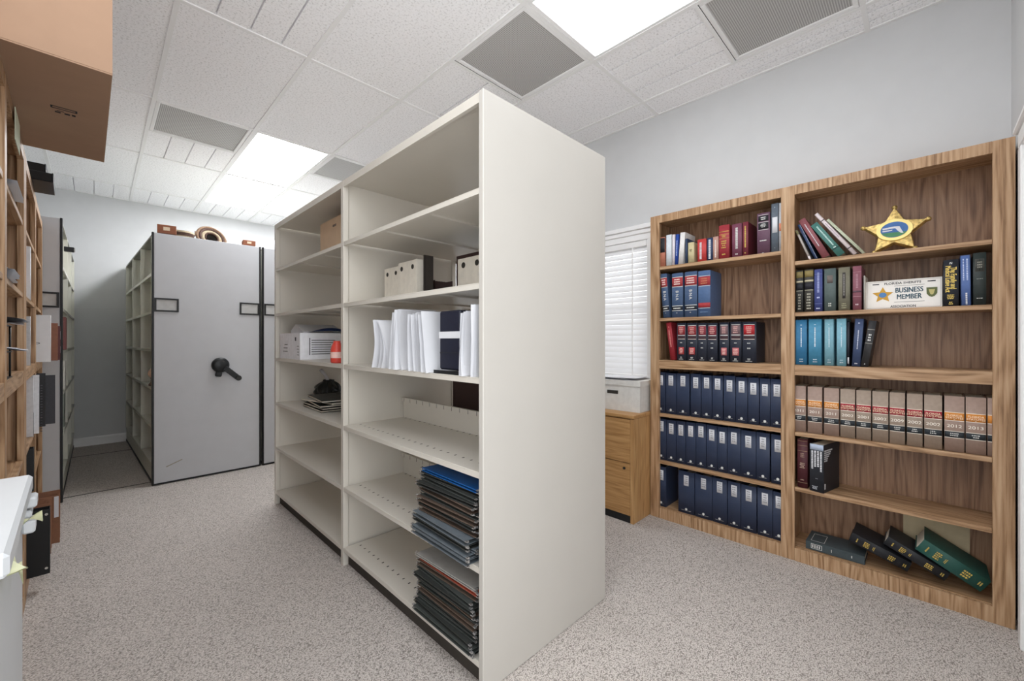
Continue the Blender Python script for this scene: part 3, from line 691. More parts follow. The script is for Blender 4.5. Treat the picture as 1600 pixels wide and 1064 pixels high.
lean('black hardback with gold lettering resting on the grey green flat one', g, 1329, 838, 1421, z, .049, BK, X=2.822, by=887, dp=.18, marks=GL())
lean('black hardback with a red page marker between black and green volumes', g, 1384, 843.5, 1480, z, .046, BK, X=2.822, by=902, dp=.18, marks=GL())
lean('thick green hardback with gold lettering, tumbled at the right end of the bottom deck', g, 1437, 850, 1540, z, .066, (32, 84, 74), X=2.822, by=917, dp=.2, marks=GL())

# ---- gold star
star = T('star_badge', 'gold five pointed star badge with a blue oval map emblem on the top shelf', 'badge', (2.93, yz(1397, 532, 2.905)[0], 1.709), rot=(0, .2, 0))
st = MB(); Rr = .134; zc = .108
def spt(r, k): a = PI / 2 + k * PI / 5; return (r * math.cos(a), zc + r * math.sin(a))
out = [spt(Rr if k % 2 == 0 else Rr * .5, k) for k in range(10)]
inn = [spt((Rr if k % 2 == 0 else Rr * .5) * .93, k) for k in range(10)]
vs = [(0.0, y, z_) for y, z_ in out] + [(-.018, y, z_) for y, z_ in out] + [(-.03, y, z_) for y, z_ in inn] + [(-.036, 0, zc)] + [(0, 0, zc)]
fs = [(k, (k + 1) % 10, 10 + (k + 1) % 10, 10 + k) for k in range(10)] + [(10 + k, 10 + (k + 1) % 10, 20 + (k + 1) % 10, 20 + k) for k in range(10)] + [(20 + k, 20 + (k + 1) % 10, 30) for k in range(10)] + [(k, (k + 1) % 10, 31) for k in range(10)]
st.add(vs, fs)
P_BRASS = mat('antique_brass', (196, 168, 104), 0.36, metal=0.6, var=0.45, scale=70, bump=1.0)
st.build('star_body', P_BRASS, star)
tp = MB()
for k in range(0, 10, 2):
    y, z_ = spt(Rr * .98, k)
    tp.add(*(lambda: ([(-.02 + .012 * math.cos(u) * math.cos(v_), y + .012 * math.cos(u) * math.sin(v_), z_ + .012 * math.sin(u)) for u in [(-PI / 2 + PI * i / 6) for i in range(7)] for v_ in [2 * PI * j / 10 for j in range(10)]],
        [(i * 10 + j, i * 10 + (j + 1) % 10, (i + 1) * 10 + (j + 1) % 10, (i + 1) * 10 + j) for i in range(6) for j in range(10)]))(), smooth=True)
tp.build('ball_tip', P_BRASS, star)
def ellipse(mb, a, b_, x0, x1, cy, cz, n=32): return mb.prism([(cy + a * math.cos(2 * PI * i / n), cz + b_ * math.sin(2 * PI * i / n)) for i in range(n)], x0, x1, 0)
ellipse(MB(), .07, .058, -.041, -.025, 0, zc).build('oval_ring', mat('pale_brass', (222, 200, 130), .35, metal=.6), star)
ellipse(MB(), .053, .042, -.043, -.04, 0, zc).build('oval_emblem', col((52, 104, 176), .3), star)
em = MB()
em.prism([(.05, zc - .014), (-.048, zc - .018), (-.036, zc - .031), (-.015, zc - .039), (.012, zc - .04), (.034, zc - .032)], -.0436, -.043, 0)
em.build('emblem_grass', col((60, 134, 84), .3), star)
em = MB(); em.prism([(.046, zc + .012), (.0, zc + .016), (-.02, zc + .014), (-.03, zc - .012), (-.036, zc - .026), (-.026, zc - .024), (-.014, zc - .01), (-.004, zc + .006), (.044, zc + .004)], -.0442, -.0436, 0)
em.prism([(.046, zc - .002), (.006, zc + .0), (.008, zc - .006), (.044, zc - .008)], -.0442, -.0436, 0)
em.build('emblem_map', WHT, star)

# ---- licence style plate "BUSINESS MEMBER"
ya, yb = yz(1352.5, 532, 2.86)[0], yz(1472.5, 532, 2.86)[0]
pw = ya - yb; ph = .15
pl = T('member_plate', 'white plate reading BUSINESS MEMBER with a gold star leaning on the shelf', 'plate', (2.862, (ya + yb) / 2, 1.4106), rot=(0, .14, 0))
bx('plate', mat('white_plate', (236, 232, 226), .4, var=.02), pl, 0, .003, -pw / 2, pw / 2, 0, ph, b=.0008)
rim = MB()
for a in ((-pw / 2 + .004, pw / 2 - .004, ph - .007, ph - .005), (-pw / 2 + .004, pw / 2 - .004, .005, .007)): rim.box(-.0006, 0, a[0], a[1], a[2], a[3])
for a in (-pw / 2 + .004, pw / 2 - .006): rim.box(-.0006, 0, a, a + .002, .005, ph - .005)
rim.build('embossed_rim', mat('warm_grey_print', (190, 182, 176), .6), pl)
P_TEAL = mat('teal_print', (42, 76, 92), .6)
kx = (0, -1, 0); ky = (0, 0, 1)
text('plate_lettering', 'BUSINESS', pl, (-.001, -.0245, .094), kx, ky, .036, P_TEAL, squash=.68, bold=.02)
text('plate_lettering', 'MEMBER', pl, (-.001, -.0245, .06), kx, ky, .036, P_TEAL, squash=.68, bold=.02)
text('plate_lettering', 'FLORIDA SHERIFFS', pl, (-.001, -.0, .132), kx, ky, .0165, P_DINK, squash=1.0)
text('plate_lettering', 'ASSOCIATION', pl, (-.001, -.003, .012), kx, ky, .0165, P_DINK, squash=.88)
rl = MB()
rl.box(-.0012, -.0006, -.08, .03, .1175, .1187); rl.box(-.0012, -.0006, -.08, .03, .034, .0352)
rl.box(-.0012, -.0006, .088, .114, .130, .1345); rl.box(-.0012, -.0006, -.118, -.09, .130, .1345)
rl.build('plate_rules', P_DINK, pl)
sm = MB()
pts = [(((.042 if k % 2 == 0 else .02)) * math.cos(PI / 2 + k * PI / 5) + .0736, .074 + ((.042 if k % 2 == 0 else .02)) * math.sin(PI / 2 + k * PI / 5)) for k in range(10)]
sm.prism(pts, -.0018, -.0004, 0); sm.build('printed_star', mat('gold_print', (200, 152, 48), .5), pl)
ellipse(MB(), .015, .013, -.0024, -.0018, .0736, .074).build('printed_oval', col((70, 128, 190)), pl)
em = MB(); em.prism([(-.086, .1), (-.124, .1), (-.123, .07), (-.115, .057), (-.105, .052), (-.095, .057), (-.087, .07)], -.0016, -.0004, 0); em.build('printed_crest', mat('olive_print', (96, 104, 64), .6), pl)
em = MB(); em.prism([(-.094, .09), (-.116, .09), (-.111, .068), (-.105, .063), (-.099, .068)], -.0022, -.0016, 0); em.build('crest_figure', mat('pale_gold_print', (190, 180, 120), .6), pl)

# ================================================================ OAK FILE CABINET BY THE WINDOW
CB = (2.572, 1.406)
cab = T('file_cabinet', 'honey oak two drawer cabinet under the window', 'cabinet', (CB[0], CB[1], 0))
cw = 1.0
bx('cabinet_body', M_CABZ, cab, .02, WX - .02 - CB[0], 0, cw, 0, .715, b=.002)
bx('cabinet_top', M_CAB, cab, -.004, WX - .02 - CB[0], -.004, cw + .004, .7155, .738, b=.003)
bx('side_stile', M_CABZ, cab, 0, .0195, .0, .024, 0, .713, b=.001)
for k, (za, zb) in enumerate(((.05, .405), (.41, .708))):
    d = bx('drawer_front', M_CAB, cab, .001, .0195, .027, cw - .003, za, zb, b=.0015)
    if k == 0:
        q = MB(); q.cyl((.001, .07, zb - .035), (-.006, .07, zb - .035), .009, n=16); q.build('lock', P_BLK, d)
bx('plinth', P_EDGE, cab, .004, .0195, .027, cw - .003, .0, .047)
sb = T('document_box', 'white storage box on top of the honey oak cabinet', 'box', (2.70, 1.428, .7386), .02)
P_BOXW = mat('white_fibreboard', (216, 215, 211), .7)
m_ = MB(); m_.box(0, .006, 0, .5, 0, .215); m_.box(.29, .296, 0, .5, 0, .215); m_.box(.006, .29, 0, .006, 0, .215); m_.box(.006, .29, .494, .5, 0, .215); m_.box(.006, .29, .006, .494, 0, .006)
m_.build('box_body', P_BOXW, sb)
m_ = MB(); m_.box(-.006, .302, -.006, .506, .2155, .222); m_.box(-.006, -.0005, -.006, .506, .185, .2155); m_.box(-.0005, .302, -.006, -.0005, .185, .2155)
m_.build('box_lid', P_BOXW, sb)
bx('hand_hole', P_HOLE, sb, -.0012, .0, .17, .26, .12, .145)
pp = MB()
for k in range(5):
    x_ = R.uniform(-.03, .02); y_ = R.uniform(-.01, .1); an = R.uniform(-.15, .15)
    xf = Matrix.Translation((2.72 + x_, 1.47 + y_, .9625 + .0035 * k)) @ Matrix.Rotation(an, 4, 'Z')
    pp.grid(lambda u, v: (u * .216, v * .28, .002 * math.sin(3 * u + k) * v), 4, 4, xf=xf); pp.grid(lambda u, v: (u * .216, v * .28, -.0012 + .002 * math.sin(3 * u + k) * v), 4, 4, xf=xf)
tag(pp.build('paper_stack', P_WHT), 'loose white papers on the white storage box by the window', 'papers')

# ================================================================ PUTTY METAL SHELVING
SX0, SX1, SY0, SY1, SYM = .963, 1.739, 1.102, 3.53, 2.30
cs = T('metal_shelving', 'tall putty metal shelving with a plain end panel in the middle of the room', 'shelving', (SX0, SY0, 0))
D = SX1 - SX0; HT = 2.14
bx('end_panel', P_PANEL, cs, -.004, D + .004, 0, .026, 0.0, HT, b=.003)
for y in (SYM - SY0, SY1 - SY0):
    m_ = MB(); m_.box(.03, D - .03, y - .004, y + .004, .02, HT - .004)
    m_.box(0, .03, y - .016, y + .016, 0, HT - .002, b=.002); m_.box(D - .03, D, y - .016, y + .016, 0, HT - .002, b=.002)
    m_.build('upright', P_SHELF, cs)
bays = ((.0265, SYM - SY0 - .0165), (SYM - SY0 + .0165, SY1 - SY0 - .0165))
SZ = (1.797, 1.457, 1.117, .778, .438, .102)
for bi, (ya, yb) in enumerate(bays):
    m_ = MB(); m_.box(.002, D - .002, ya, yb, HT - .022, HT - .002); m_.box(0, .014, ya, yb, HT - .04, HT - .0225); m_.box(D - .014, D, ya, yb, HT - .04, HT - .0225)
    m_.build('top_panel', P_SHELF, cs)
    for k, z in enumerate(SZ):
        m_ = MB(); m_.box(.001, D - .001, ya + .0003, yb - .0003, z - .004, z, b=.0012)
        m_.box(.001, .004, ya + .0003, yb - .0003, z - .022, z - .004); m_.box(.004, .02, ya + .0003, yb - .0003, z - .022, z - .019)
        m_.box(D - .004, D - .001, ya + .0003, yb - .0003, z - .022, z - .004)
        if k < 3:
            for q in (.33, .67):
                yy = ya + (yb - ya) * q; m_.box(.03, D - .03, yy - .014, yy + .014, z - .012, z - .004)
        s_ = m_.build('shelf', P_SHELF, cs)
        if k >= 3 and bi == 0:
            h_ = MB()
            for q in range(22):
                yy = ya + .04 + (yb - ya - .08) * q / 21
                for xx in (.075, .36): h_.box(xx, xx + .012, yy - .0035, yy + .0035, z - .0002, z + .0002)
            h_.build('shelf_slots', P_HOLE, s_)
            if k in (3, 4):
                bs = MB(); bs.box(.372, .376, ya + .002, yb - .002, z + .0003, z + .12); bs.box(.36, .376, ya + .002, yb - .002, z + .1, z + .122)
                b_ = bs.build('back_stop', P_SHELF, s_)
                tk = MB(); n_ = 17
                for q in range(n_): tk.box(.3592, .36, ya + .03 + (yb - ya - .06) * q / (n_ - 1) - .0012, ya + .03 + (yb - ya - .06) * q / (n_ - 1) + .0012, z + .1, z + .121)
                tk.build('index_marks', P_HOLE, b_)
    bx('kick_plate', mat('shadow_brown', (62, 57, 52), .8), cs, .03, .036, ya, yb, 0, .079)  # recessed sheet coloured dark as the shadow gap under the bottom shelf

# ---- things on the putty shelving
def carton(name, label, cat, loc, sx, sy, sz, material, rz=0, open_top=True, group=None, th=.005):
    t = T(name, label, cat, loc, rz, group); m_ = MB()
    m_.box(0, th, 0, sy, 0, sz); m_.box(sx - th, sx, 0, sy, 0, sz); m_.box(th, sx - th, 0, th, 0, sz); m_.box(th, sx - th, sy - th, sy, 0, sz); m_.box(th, sx - th, th, sy - th, 0, th)
    if not open_top: m_.box(0, sx, 0, sy, sz, sz + th)
    m_.build('carton_body', material, t)
    return t
e = .0008
c1 = carton('cardboard_box', 'small brown cardboard box on the top shelf of the far bay', 'box', (1.10, 2.42, SZ[0] + e), .34, .57, .255, P_CARD)
m_ = MB(); m_.box(.0, .34, .005, .28, .256, .259); m_.box(.0, .34, .29, .565, .256, .259); m_.build('box_flap', P_CARD, c1)
m_ = MB()
for k in range(3): m_.box(-.0012, -.0004, .3 + .02 * k, .312 + .02 * k, .2, .215)
m_.build('printed_mark', P_INK, c1)
def holebox(label, loc, sy, sz, holes):
    t = T('file_box', label, 'file box', loc, 0, 'putty file boxes with punched holes'); m_ = MB()
    m_.box(0, .1, 0, .004, 0, sz); m_.box(0, .1, sy - .004, sy, 0, sz); m_.box(0, .004, .004, sy - .004, 0, sz, b=.001); m_.box(.096, .1, .004, sy - .004, 0, sz * .6); m_.box(.004, .096, .004, sy - .004, 0, .004)
    m_.build('box_body', mat('ivory_board', (222, 216, 204), .6), t)
    q = MB()
    for y, r in holes: q.cyl((.0, y, sz - .035), (-.0008, y, sz - .035), r, n=18)
    q.build('finger_hole', P_HOLE, t)
    return t
holebox('leftmost ivory file box with two finger holes on the second shelf', (1.18, 2.068, SZ[1] + e), .16, .205, ((.03, .012), (.125, .012)))
holebox('middle ivory file box with two finger holes beside a brown folder', (1.17, 1.868, SZ[1] + e), .185, .215, ((.04, .013), (.15, .013)))
holebox('ivory file box with three holes beside the end panel', (1.30, 1.40, SZ[1] + e), .29, .205, ((.05, .015), (.14, .015), (.245, .015)))
P_BRN = col((70, 48, 44), .7)
def accordion(label, loc, sx, sy, sz, material, rz=0, n=7, cat='expanding file', group=None, rot=None):
    t = T('expanding_file', label, cat, loc, rz, group, rot); pts = []
    m_ = MB(); m_.box(0, sx, 0, .003, 0, sz, b=.001); m_.box(0, sx, sy - .003, sy, 0, sz * 1.04, b=.001); m_.box(.004, sx - .004, .003, sy - .003, 0, .003)
    m_.build('file_cover', material, t)
    g_ = MB()
    for k in range(n):
        a, b_ = .003 + (sy - .006) * k / n, .003 + (sy - .006) * (k + 1) / n; mid = (a + b_) / 2
        for x0, s in ((0.002, 1), (sx - .002, -1)):
            vs = [(x0, a, 0.003), (x0 + s * .012, mid, .003), (x0, b_, .003), (x0, a, sz * .97), (x0 + s * .012, mid, sz * .97), (x0, b_, sz * .97)]
            g_.add(vs, [(0, 1, 4, 3), (1, 2, 5, 4)])
    g_.build('gusset', material, t)
    bx('file_papers', P_WHT, t, .018, sx - .018, .006, sy - .006, .004, sz * .9)
    return t
accordion('dark brown expanding file behind the three holed file box', (1.42, 1.86, SZ[1] + e), .46, .2, .262, P_BRN, rz=-PI / 2)
accordion('low dark brown folder file behind the two ivory boxes', (1.29, 2.24, SZ[1] + e), .36, .12, .12, P_BRN, rz=-PI / 2)
accordion('dark brown expanding file at the back of the fourth shelf', (1.50, 2.0, SZ[3] + e), .84, .18, .305, P_BRN, rz=-PI / 2)
bt = T('folded_board', 'narrow dark board standing between the ivory boxes and the brown folder', 'board', (1.20, 1.835, SZ[1] + e))
bx('board', col((58, 52, 48)), bt, 0, .05, 0, .01, 0, .235); bx('board_spine', col((40, 36, 34)), bt, -.004, 0, -.001, .011, 0, .235)
# papers hanging over the edge of the third shelf
def bundle(label, y0, y1, n, h, wdt, lean0, lean1, x0=.952, bow=.012, seed=1):
    rr = random.Random(seed)
    t = T('paper_bundle', label, 'papers', (x0, (y0 + y1) / 2, SZ[2] + e), 0, 'standing bundles of white paper')
    for k in range(n):
        f_ = k / max(1, n - 1); yb = (y1 - y0) * (.5 - f_) * .8
        ln = lean0 + (lean1 - lean0) * f_ + rr.uniform(-.008, .008); hh = h * rr.uniform(.93, 1.0); xo = rr.uniform(0, .02); bw = bow * rr.uniform(.4, 1.3); tw = rr.uniform(-.02, .02)
        m_ = MB()
        for off in (0, .0016):
            m_.grid(lambda u, v, off=off: (xo + wdt * u + .02 * (v - .5) * rr_t, yb + off + ln * v + bw * math.sin(PI * v) + (.02 + tw) * u * (1 if ln > 0 else -.4), hh * v + .004 * u), 6, 8) if (rr_t := rr.uniform(-1, 1)) is not None else None
        m_.build('paper_sheaf', P_WHT, t)
        if k == n - 1:
            s_ = MB(); scribble_plane = [(xo + .03, hh * .35), (xo + .05, hh * .45)]
    return t
bundle('leftmost bundle of white papers, fanned and slumping over the third shelf', 1.95, 1.79, 7, .235, .2, .06, -.02, seed=3, bow=-.03)
bundle('bundle of white papers tilted to the right beside the leftmost one', 1.775, 1.64, 7, .275, .2, .03, -.05, seed=5, bow=.02)
bundle('thick upright bundle of white papers left of the navy case', 1.60, 1.42, 9, .255, .21, .05, .0, seed=8, bow=.01)
bundle('curved bundle of white papers right of the navy case', 1.235, 1.205, 5, .25, .2, .0, -.012, seed=9, bow=.012)
bundle('last bundle of white papers against the end panel', 1.166, 1.146, 4, .27, .21, .002, -.004, seed=11, bow=.003)
nv = T('storage_case', 'navy case with a white strap among the white papers', 'case', (.985, 1.268, SZ[2] + .0165))
bx('case_body', col((30, 34, 52), .5), nv, 0, .2, 0, .135, 0, .235, b=.006)
m_ = MB(); m_.box(-.0015, .2015, -.0015, .1365, .125, .152); m_.build('strap', P_WHT, nv)
m_ = MB(); m_.box(-.0008, 0, .004, .131, .066, .069); m_.build('seam', P_BLK, nv)
tr = T('paper_tray', 'shallow black tray under the white papers on the third shelf', 'tray', (.972, 1.135, SZ[2] + e))
bx('tray_base', P_BLK, tr, 0, .22, .125, .29, 0, .0035); m_ = MB(); m_.box(0, .003, .125, .29, .0035, .013); m_.build('tray_lip', P_BLK, tr)
# boxes and papers on far bay
wb = carton('carton', 'open white printed carton on the third shelf of the far bay', 'box', (.98, 3.03, SZ[2] + e), .42, .44, .185, mat('white_carton', (230, 231, 236), .7))
m_ = MB()
for k in range(7): m_.box(.075, .075 + R.uniform(.12, .24), -.0012, -.0003, .035 + k * .016, .040 + k * .016)
m_.box(.06, .066, -.0012, -.0003, .03, .15)
m_.build('front_print', P_INK, wb); m_ = MB()
for k in range(4): m_.box(-.0012, -.0003, .02 + .0 * k, .02 + R.uniform(.03, .07), .03 + k * .02, .034 + k * .02)
for k in range(3): m_.box(-.0012, -.0003, .26, .26 + R.uniform(.06, .12), .05 + k * .025, .055 + k * .025)
m_.build('side_print', P_INK, wb); m_ = MB(); m_.box(-.0012, -.0003, .075, .1, .13, .155)
m_.build('side_symbol', P_INK, wb)
fo = T('foam_tray', 'white foam block poking out of the open white carton', 'packing', (1.03, 3.12, SZ[2] + .007))
m_ = MB(); m_.prism([(0, 0), (.26, 0), (.26, .2), (.16, .245), (.0, .19)], 0, .28, 0); m_.build('foam_block', P_WHT, fo)
bb = T('blue_pouch', 'blue pouch lying on top of the open white carton', 'pouch', (1.06, 3.036, SZ[2] + .19))
m_ = MB(); m_.grid(lambda u, v: (.3 * u, .075 * v, .003 + .032 * math.sin(PI * u) * math.sin(PI * (.1 + .8 * v))), 10, 6); m_.grid(lambda u, v: (.3 * u, .075 * v, .0 + .002 * math.sin(PI * u)), 10, 6)
m_.build('pouch', col((30, 52, 108)), bb)
rd = T('red_packet', 'red plastic packet beside the white carton, half hidden by the post', 'packet', (1.0, 2.46, SZ[2] + e))
P_REDP = mat('red_plastic', (206, 74, 62), .35)
m_ = MB(); m_.lathe([(0, 0), (.032, 0), (.036, .01), (.036, .075), (.03, .1), (.02, .12), (.02, .13), (0, .13)], 18); m_.build('packet_body', P_REDP, rd)
m_ = MB(); m_.lathe([(.0365, .03), (.0365, .065)], 18); m_.build('packet_label', col((235, 190, 180)), rd)
# dark magazines and bag, fourth shelf of the far bay
mg = [(0, (46, 48, 46)), (1, (60, 58, 54)), (2, (38, 40, 40)), (3, (206, 204, 196)), (4, (54, 56, 54))]
zc_ = SZ[3] + e
for k, cc in mg:
    t = T('magazine', ['dark magazine at the bottom of the loose pile in the far bay', 'brownish dark magazine, second up in the loose pile', 'black magazine in the middle of the loose pile', 'pale magazine second from the top of the loose pile', 'dark magazine on top of the loose pile'][k], 'magazine', (1.16, 2.99 - .015 * k, zc_), R.uniform(-.15, .15), 'loose pile of magazines')
    th = .012
    m_ = MB(); sgn = R.uniform(.004, .01)
    for off in (0.0, th): m_.grid(lambda u, v: (-.12 + .24 * u, -.22 + .42 * v, off + (sgn * .4 * math.sin(PI * v))), 3, 8)
    m_.build('magazine_cover', col(cc), t); bx('magazine_pages', P_PAGE, t, -.117, .117, -.21, .19, .003, th - .002)
    zc_ += th + .0055
bg = T('plastic_bag', 'crumpled black plastic bag with a white twist at the back of the far bay', 'bag', (1.30, 3.37, SZ[3] + e))
m_ = MB()
def crum(u, v):
    a = 2 * PI * u; r = math.sin(PI * min(v, .93)) ** .6 * (.1 + .02 * math.sin(5 * a + 4 * v) + .015 * math.sin(11 * a - 7 * v))
    return (.85 * r * math.cos(a), r * math.sin(a), .16 * v)
m_.grid(crum, 36, 14); m_.build('bag_body', mat('black_polythene', (36, 38, 38), .28, var=.2), bg)
m_ = MB(); m_.tube([(0, 0, .145), (-.01, .01, .18), (-.02, .04, .21), (-.03, .07, .235)], .013); m_.build('bag_twist', P_WHT, bg)

# hanging folders
def hfolder(label, x, y, z, rz, c, thick, group, tilt=0.0, ln=.37, wd=.25):
    t = T('hanging_folder', label, 'hanging folder', (x, y, z), group=group, rot=(0, tilt, rz))
    m_ = MB()
    m_.box(0, wd, -ln / 2, ln / 2, 0, .0016, b=.0004)
    m_.prism([(.0, .0016), (wd, .0016), (wd, .003), (.0, thick)], -ln / 2, ln / 2, 1) if False else None
    m_.add([(0, -ln / 2, thick - .0016), (wd, -ln / 2, .0035), (wd, ln / 2, .0035), (0, ln / 2, thick - .0016), (0, -ln / 2, thick), (wd, -ln / 2, .005), (wd, ln / 2, .005), (0, ln / 2, thick)],
           [(0, 1, 2, 3), (4, 5, 6, 7), (0, 1, 5, 4), (1, 2, 6, 5), (2, 3, 7, 6), (3, 0, 4, 7)])
    m_.box(-.002, .004, -ln / 2, ln / 2, .0, .004); m_.box(-.002, .004, -ln / 2, ln / 2, thick - .004, thick)
    m_.build('folder', c, t)
    p = MB()
    p.add([(.03, -ln / 2 + .03, .002), (wd - .03, -ln / 2 + .03, .002), (wd - .03, ln / 2 - .03, .002), (.03, ln / 2 - .03, .002),
           (.03, -ln / 2 + .03, thick - .005), (wd - .03, -ln / 2 + .03, .0032), (wd - .03, ln / 2 - .03, .0032), (.03, ln / 2 - .03, thick - .005)],
          [(0, 1, 2, 3), (4, 5, 6, 7), (0, 1, 5, 4), (1, 2, 6, 5), (2, 3, 7, 6), (3, 0, 4, 7)])
    p.build('folder_papers', col((150, 140, 124)), t)
    for zz in (.002, thick - .002):
        for s in (-1, 1):
            h_ = MB()
            h_.box(-.002, .008, s * ln / 2, s * (ln / 2 + .012), zz - .0016, zz + .0016); h_.box(.003, .008, s * (ln / 2 + .008), s * (ln / 2 + .012), zz - .003, zz + .003)
            h_.build('hook', P_CHR, t)
    return t
P_FG = mat('dark_green_folder_stock', (64, 68, 66), .7, var=.08); P_FG2 = mat('charcoal_folder_stock', (50, 52, 50), .7, var=.08)
P_FB = mat('brown_folder_stock', (92, 78, 68), .7, var=.08); P_FS = mat('slate_folder_stock', (98, 106, 112), .65, var=.08)
P_FBL = mat('blue_folder_stock', (22, 84, 148), .5, var=.04)
def pile(where, zs, seq, seed, hi):
    rr = random.Random(seed); z = zs + .002; n = len(seq)
    for k, (c, th, nm) in enumerate(seq):
        x = .945 + .002 * k + rr.uniform(-.016, .02); y = 1.335 - .0045 * k + rr.uniform(-.012, .02); rz = rr.uniform(-.06, .03)
        if n - k == 1: ll = '%s hanging folder on top of the pile on the %s' % (nm, where)
        elif k == 0: ll = '%s hanging folder at the bottom of the pile on the %s' % (nm, where)
        elif k < n / 2: ll = '%s hanging folder, %s from the bottom of the pile on the %s' % (nm, ORD[k], where)
        else: ll = '%s hanging folder, %s from the top of the pile on the %s' % (nm, ORD[n - 1 - k], where)
        hfolder(ll, x, max(y, SY0 + .037 + .2 + .012 * abs(rz) * 40), z, rz, c, th, 'hanging folders piled on the %s' % where)
        z += th + .0012
S1 = (P_FS, .02, 'slate grey'); S2 = (P_FS, .014, 'slate grey'); B1 = (P_FB, .022, 'brown'); G1 = (P_FG, .018, 'dark green'); K1 = (P_FG2, .016, 'charcoal')
pile('fifth shelf', SZ[4] + e, [S1, S2, S2, K1, S1, B1, K1, B1, G1, B1, K1, G1, K1, (P_FBL, .014, 'bright blue')], 4, .24)
pile('bottom shelf', SZ[5] + e, [K1, G1, K1, G1, K1, B1, G1, B1, K1, G1, B1, (mat('rust_folder_stock', (150, 68, 50), .7), .014, 'rust red'), (mat('grey_folder_stock', (150, 148, 144), .6), .012, 'pale grey')], 6, .24)

# ================================================================ GREY MOBILE SHELVING
MY = 4.69
def label_holder(mb, x, z, w_, y=-.0):
    h_ = .118; f_ = .014
    mb.box(x, x + w_, y - .008, y, z, z + f_); mb.box(x, x + w_, y - .008, y, z + h_ - f_, z + h_)
    mb.box(x, x + f_, y - .008, y, z + f_, z + h_ - f_); mb.box(x + w_ - f_, x + w_, y - .008, y, z + f_, z + h_ - f_)
    return mb
P_CRD = mat('card_insert', (180, 180, 179), .7)
def mobile(label, x, wdt, skew, bays_, crank=False, holders=(), face='left', top=2.178, depth=2.28, scuff=False, rackw=None):
    t = T('mobile_shelving', label, 'shelving', (x, MY, 0), 0, 'grey mobile shelving units')
    bx('end_panel', P_MOB, t, .014, wdt - .014, 0, .03, .018, top, b=.002)
    m_ = MB(); m_.box(0, .0135, -.003, .034, .006, top + .004, b=.002); m_.box(wdt - .0135, wdt, -.003, .034, .006, top + .004, b=.002); m_.box(.0135, wdt - .0135, -.001, .034, .006, .0178)
    m_.build('edge_trim', P_EDGE, t)
    for hx in holders:
        q = label_holder(MB(), hx, 1.50, .165).build('label_holder', P_EDGE, t)
        bx('label_card', P_CRD, q, hx + .014, hx + .151, -.002, -.0005, 1.514, 1.604)
    # rack behind the panel: carriage, uprights, shelves
    rk = bpy.data.objects.new('rack', None); C.objects.link(rk); rk.parent = t; rk.location = (0 if face == 'left' else wdt, .036, 0); rk.rotation_euler = (0, 0, skew)
    s = 1 if face == 'left' else -1
    W2 = (rackw or wdt - .06)
    def B(m, x0, x1, *r): return m.box(s * x0, s * x1, *r)
    m_ = MB(); B(m_, .008, W2, 0, depth, .02, .165); m_.build('carriage', P_MOBS, rk)
    m_ = MB(); B(m_, .004, .0075, 0, depth, .01, .034); m_.build('black_skirt', P_EDGE, rk)
    zs = [.185, .515, .845, 1.175, 1.505, 1.835]
    m_ = MB(); B(m_, .004, W2, 0, depth, top - .025, top - .008); m_.build('rack_top', mat('low_bounce_grey', (146, 146, 140), .6), rk)  # unseen top, grey deepened so less light bounces onto the ceiling
    for k in range(bays_ + 1):
        y = .0 + (depth - .03) * k / bays_
        m_ = MB(); B(m_, 0.001, .03, y, y + .03, .166, top - .0255); B(m_, .03, W2 - .002, y + .011, y + .019, .166, top - .0255); m_.build('upright', P_MOBS, rk)
    for k in range(bays_):
        y0_ = (depth - .03) * k / bays_ + .0305; y1_ = (depth - .03) * (k + 1) / bays_ - .0005
        for z in zs:
            m_ = MB(); B(m_, .004, W2 - .004, y0_, y1_, z - .004, z); B(m_, .002, .006, y0_, y1_, z - .024, z); m_.build('shelf', P_MOBS, rk)
        m_ = MB(); B(m_, W2 * .55, W2 * .55 + .004, y0_, y1_, .186, top - .026); m_.build('back_sheet', P_MOBS, rk)
    if crank:
        cx, cz = crank; kx = cx - x
        d_ = MB(); d_.lathe([(0, .05), (.045, .048), (.064, .04), (.07, .028), (.07, 0), (0, 0)], 32, xf=Matrix.Translation((kx, 0, cz)) @ Matrix.Rotation(PI / 2, 4, 'X'))
        dk = d_.build('crank_hub', P_BLK, t)
        a_ = MB(); q = Matrix.Translation((kx, -.05, cz)) @ Matrix.Rotation(math.radians(43), 4, 'Y')
        a_.box(.035, .2, -.014, .012, -.024, .024, b=.006, xf=q); a_.build('crank_arm', P_BLK, dk)
        k_ = MB(); k_.cyl(q @ Vector((.185, -.013, 0)), q @ Vector((.185, -.035, 0)), .026, .022, n=20); k_.build('crank_knob', mat('satin_black_plastic', (46, 46, 46), .22), dk)
        l_ = MB(); q = Matrix.Translation((kx, -.02, cz)) @ Matrix.Rotation(math.radians(100), 4, 'Y'); l_.box(.04, .108, -.01, .016, -.026, .026, b=.008, xf=q); l_.build('lock_lever', P_BLK, dk)
    if scuff:
        s_ = MB(); s_.box(-.06, .06, -.0008, 0, -.004, .004, xf=Matrix.Translation((.15, -.0001, .17)) @ Matrix.Rotation(-.38, 4, 'Y')); s_.build('scuff_mark', mat('tan_scuff', (150, 142, 128), .8), t)
    return t
mobile('wide grey mobile shelving unit with a black crank handle', .33, .822, .036, 3, crank=(.815, 1.02), holders=(.016, .642), scuff=True)
mobile('grey mobile shelving unit partly hidden behind the putty shelving', 1.166, .822, .0, 3, holders=(.016,))
mnar = mobile('narrow grey shelving unit at the left wall beyond the oak bookcases', -.56, .372, .0, 3, holders=(.19,), face='right', rackw=.3, depth=2.28, top=2.185)
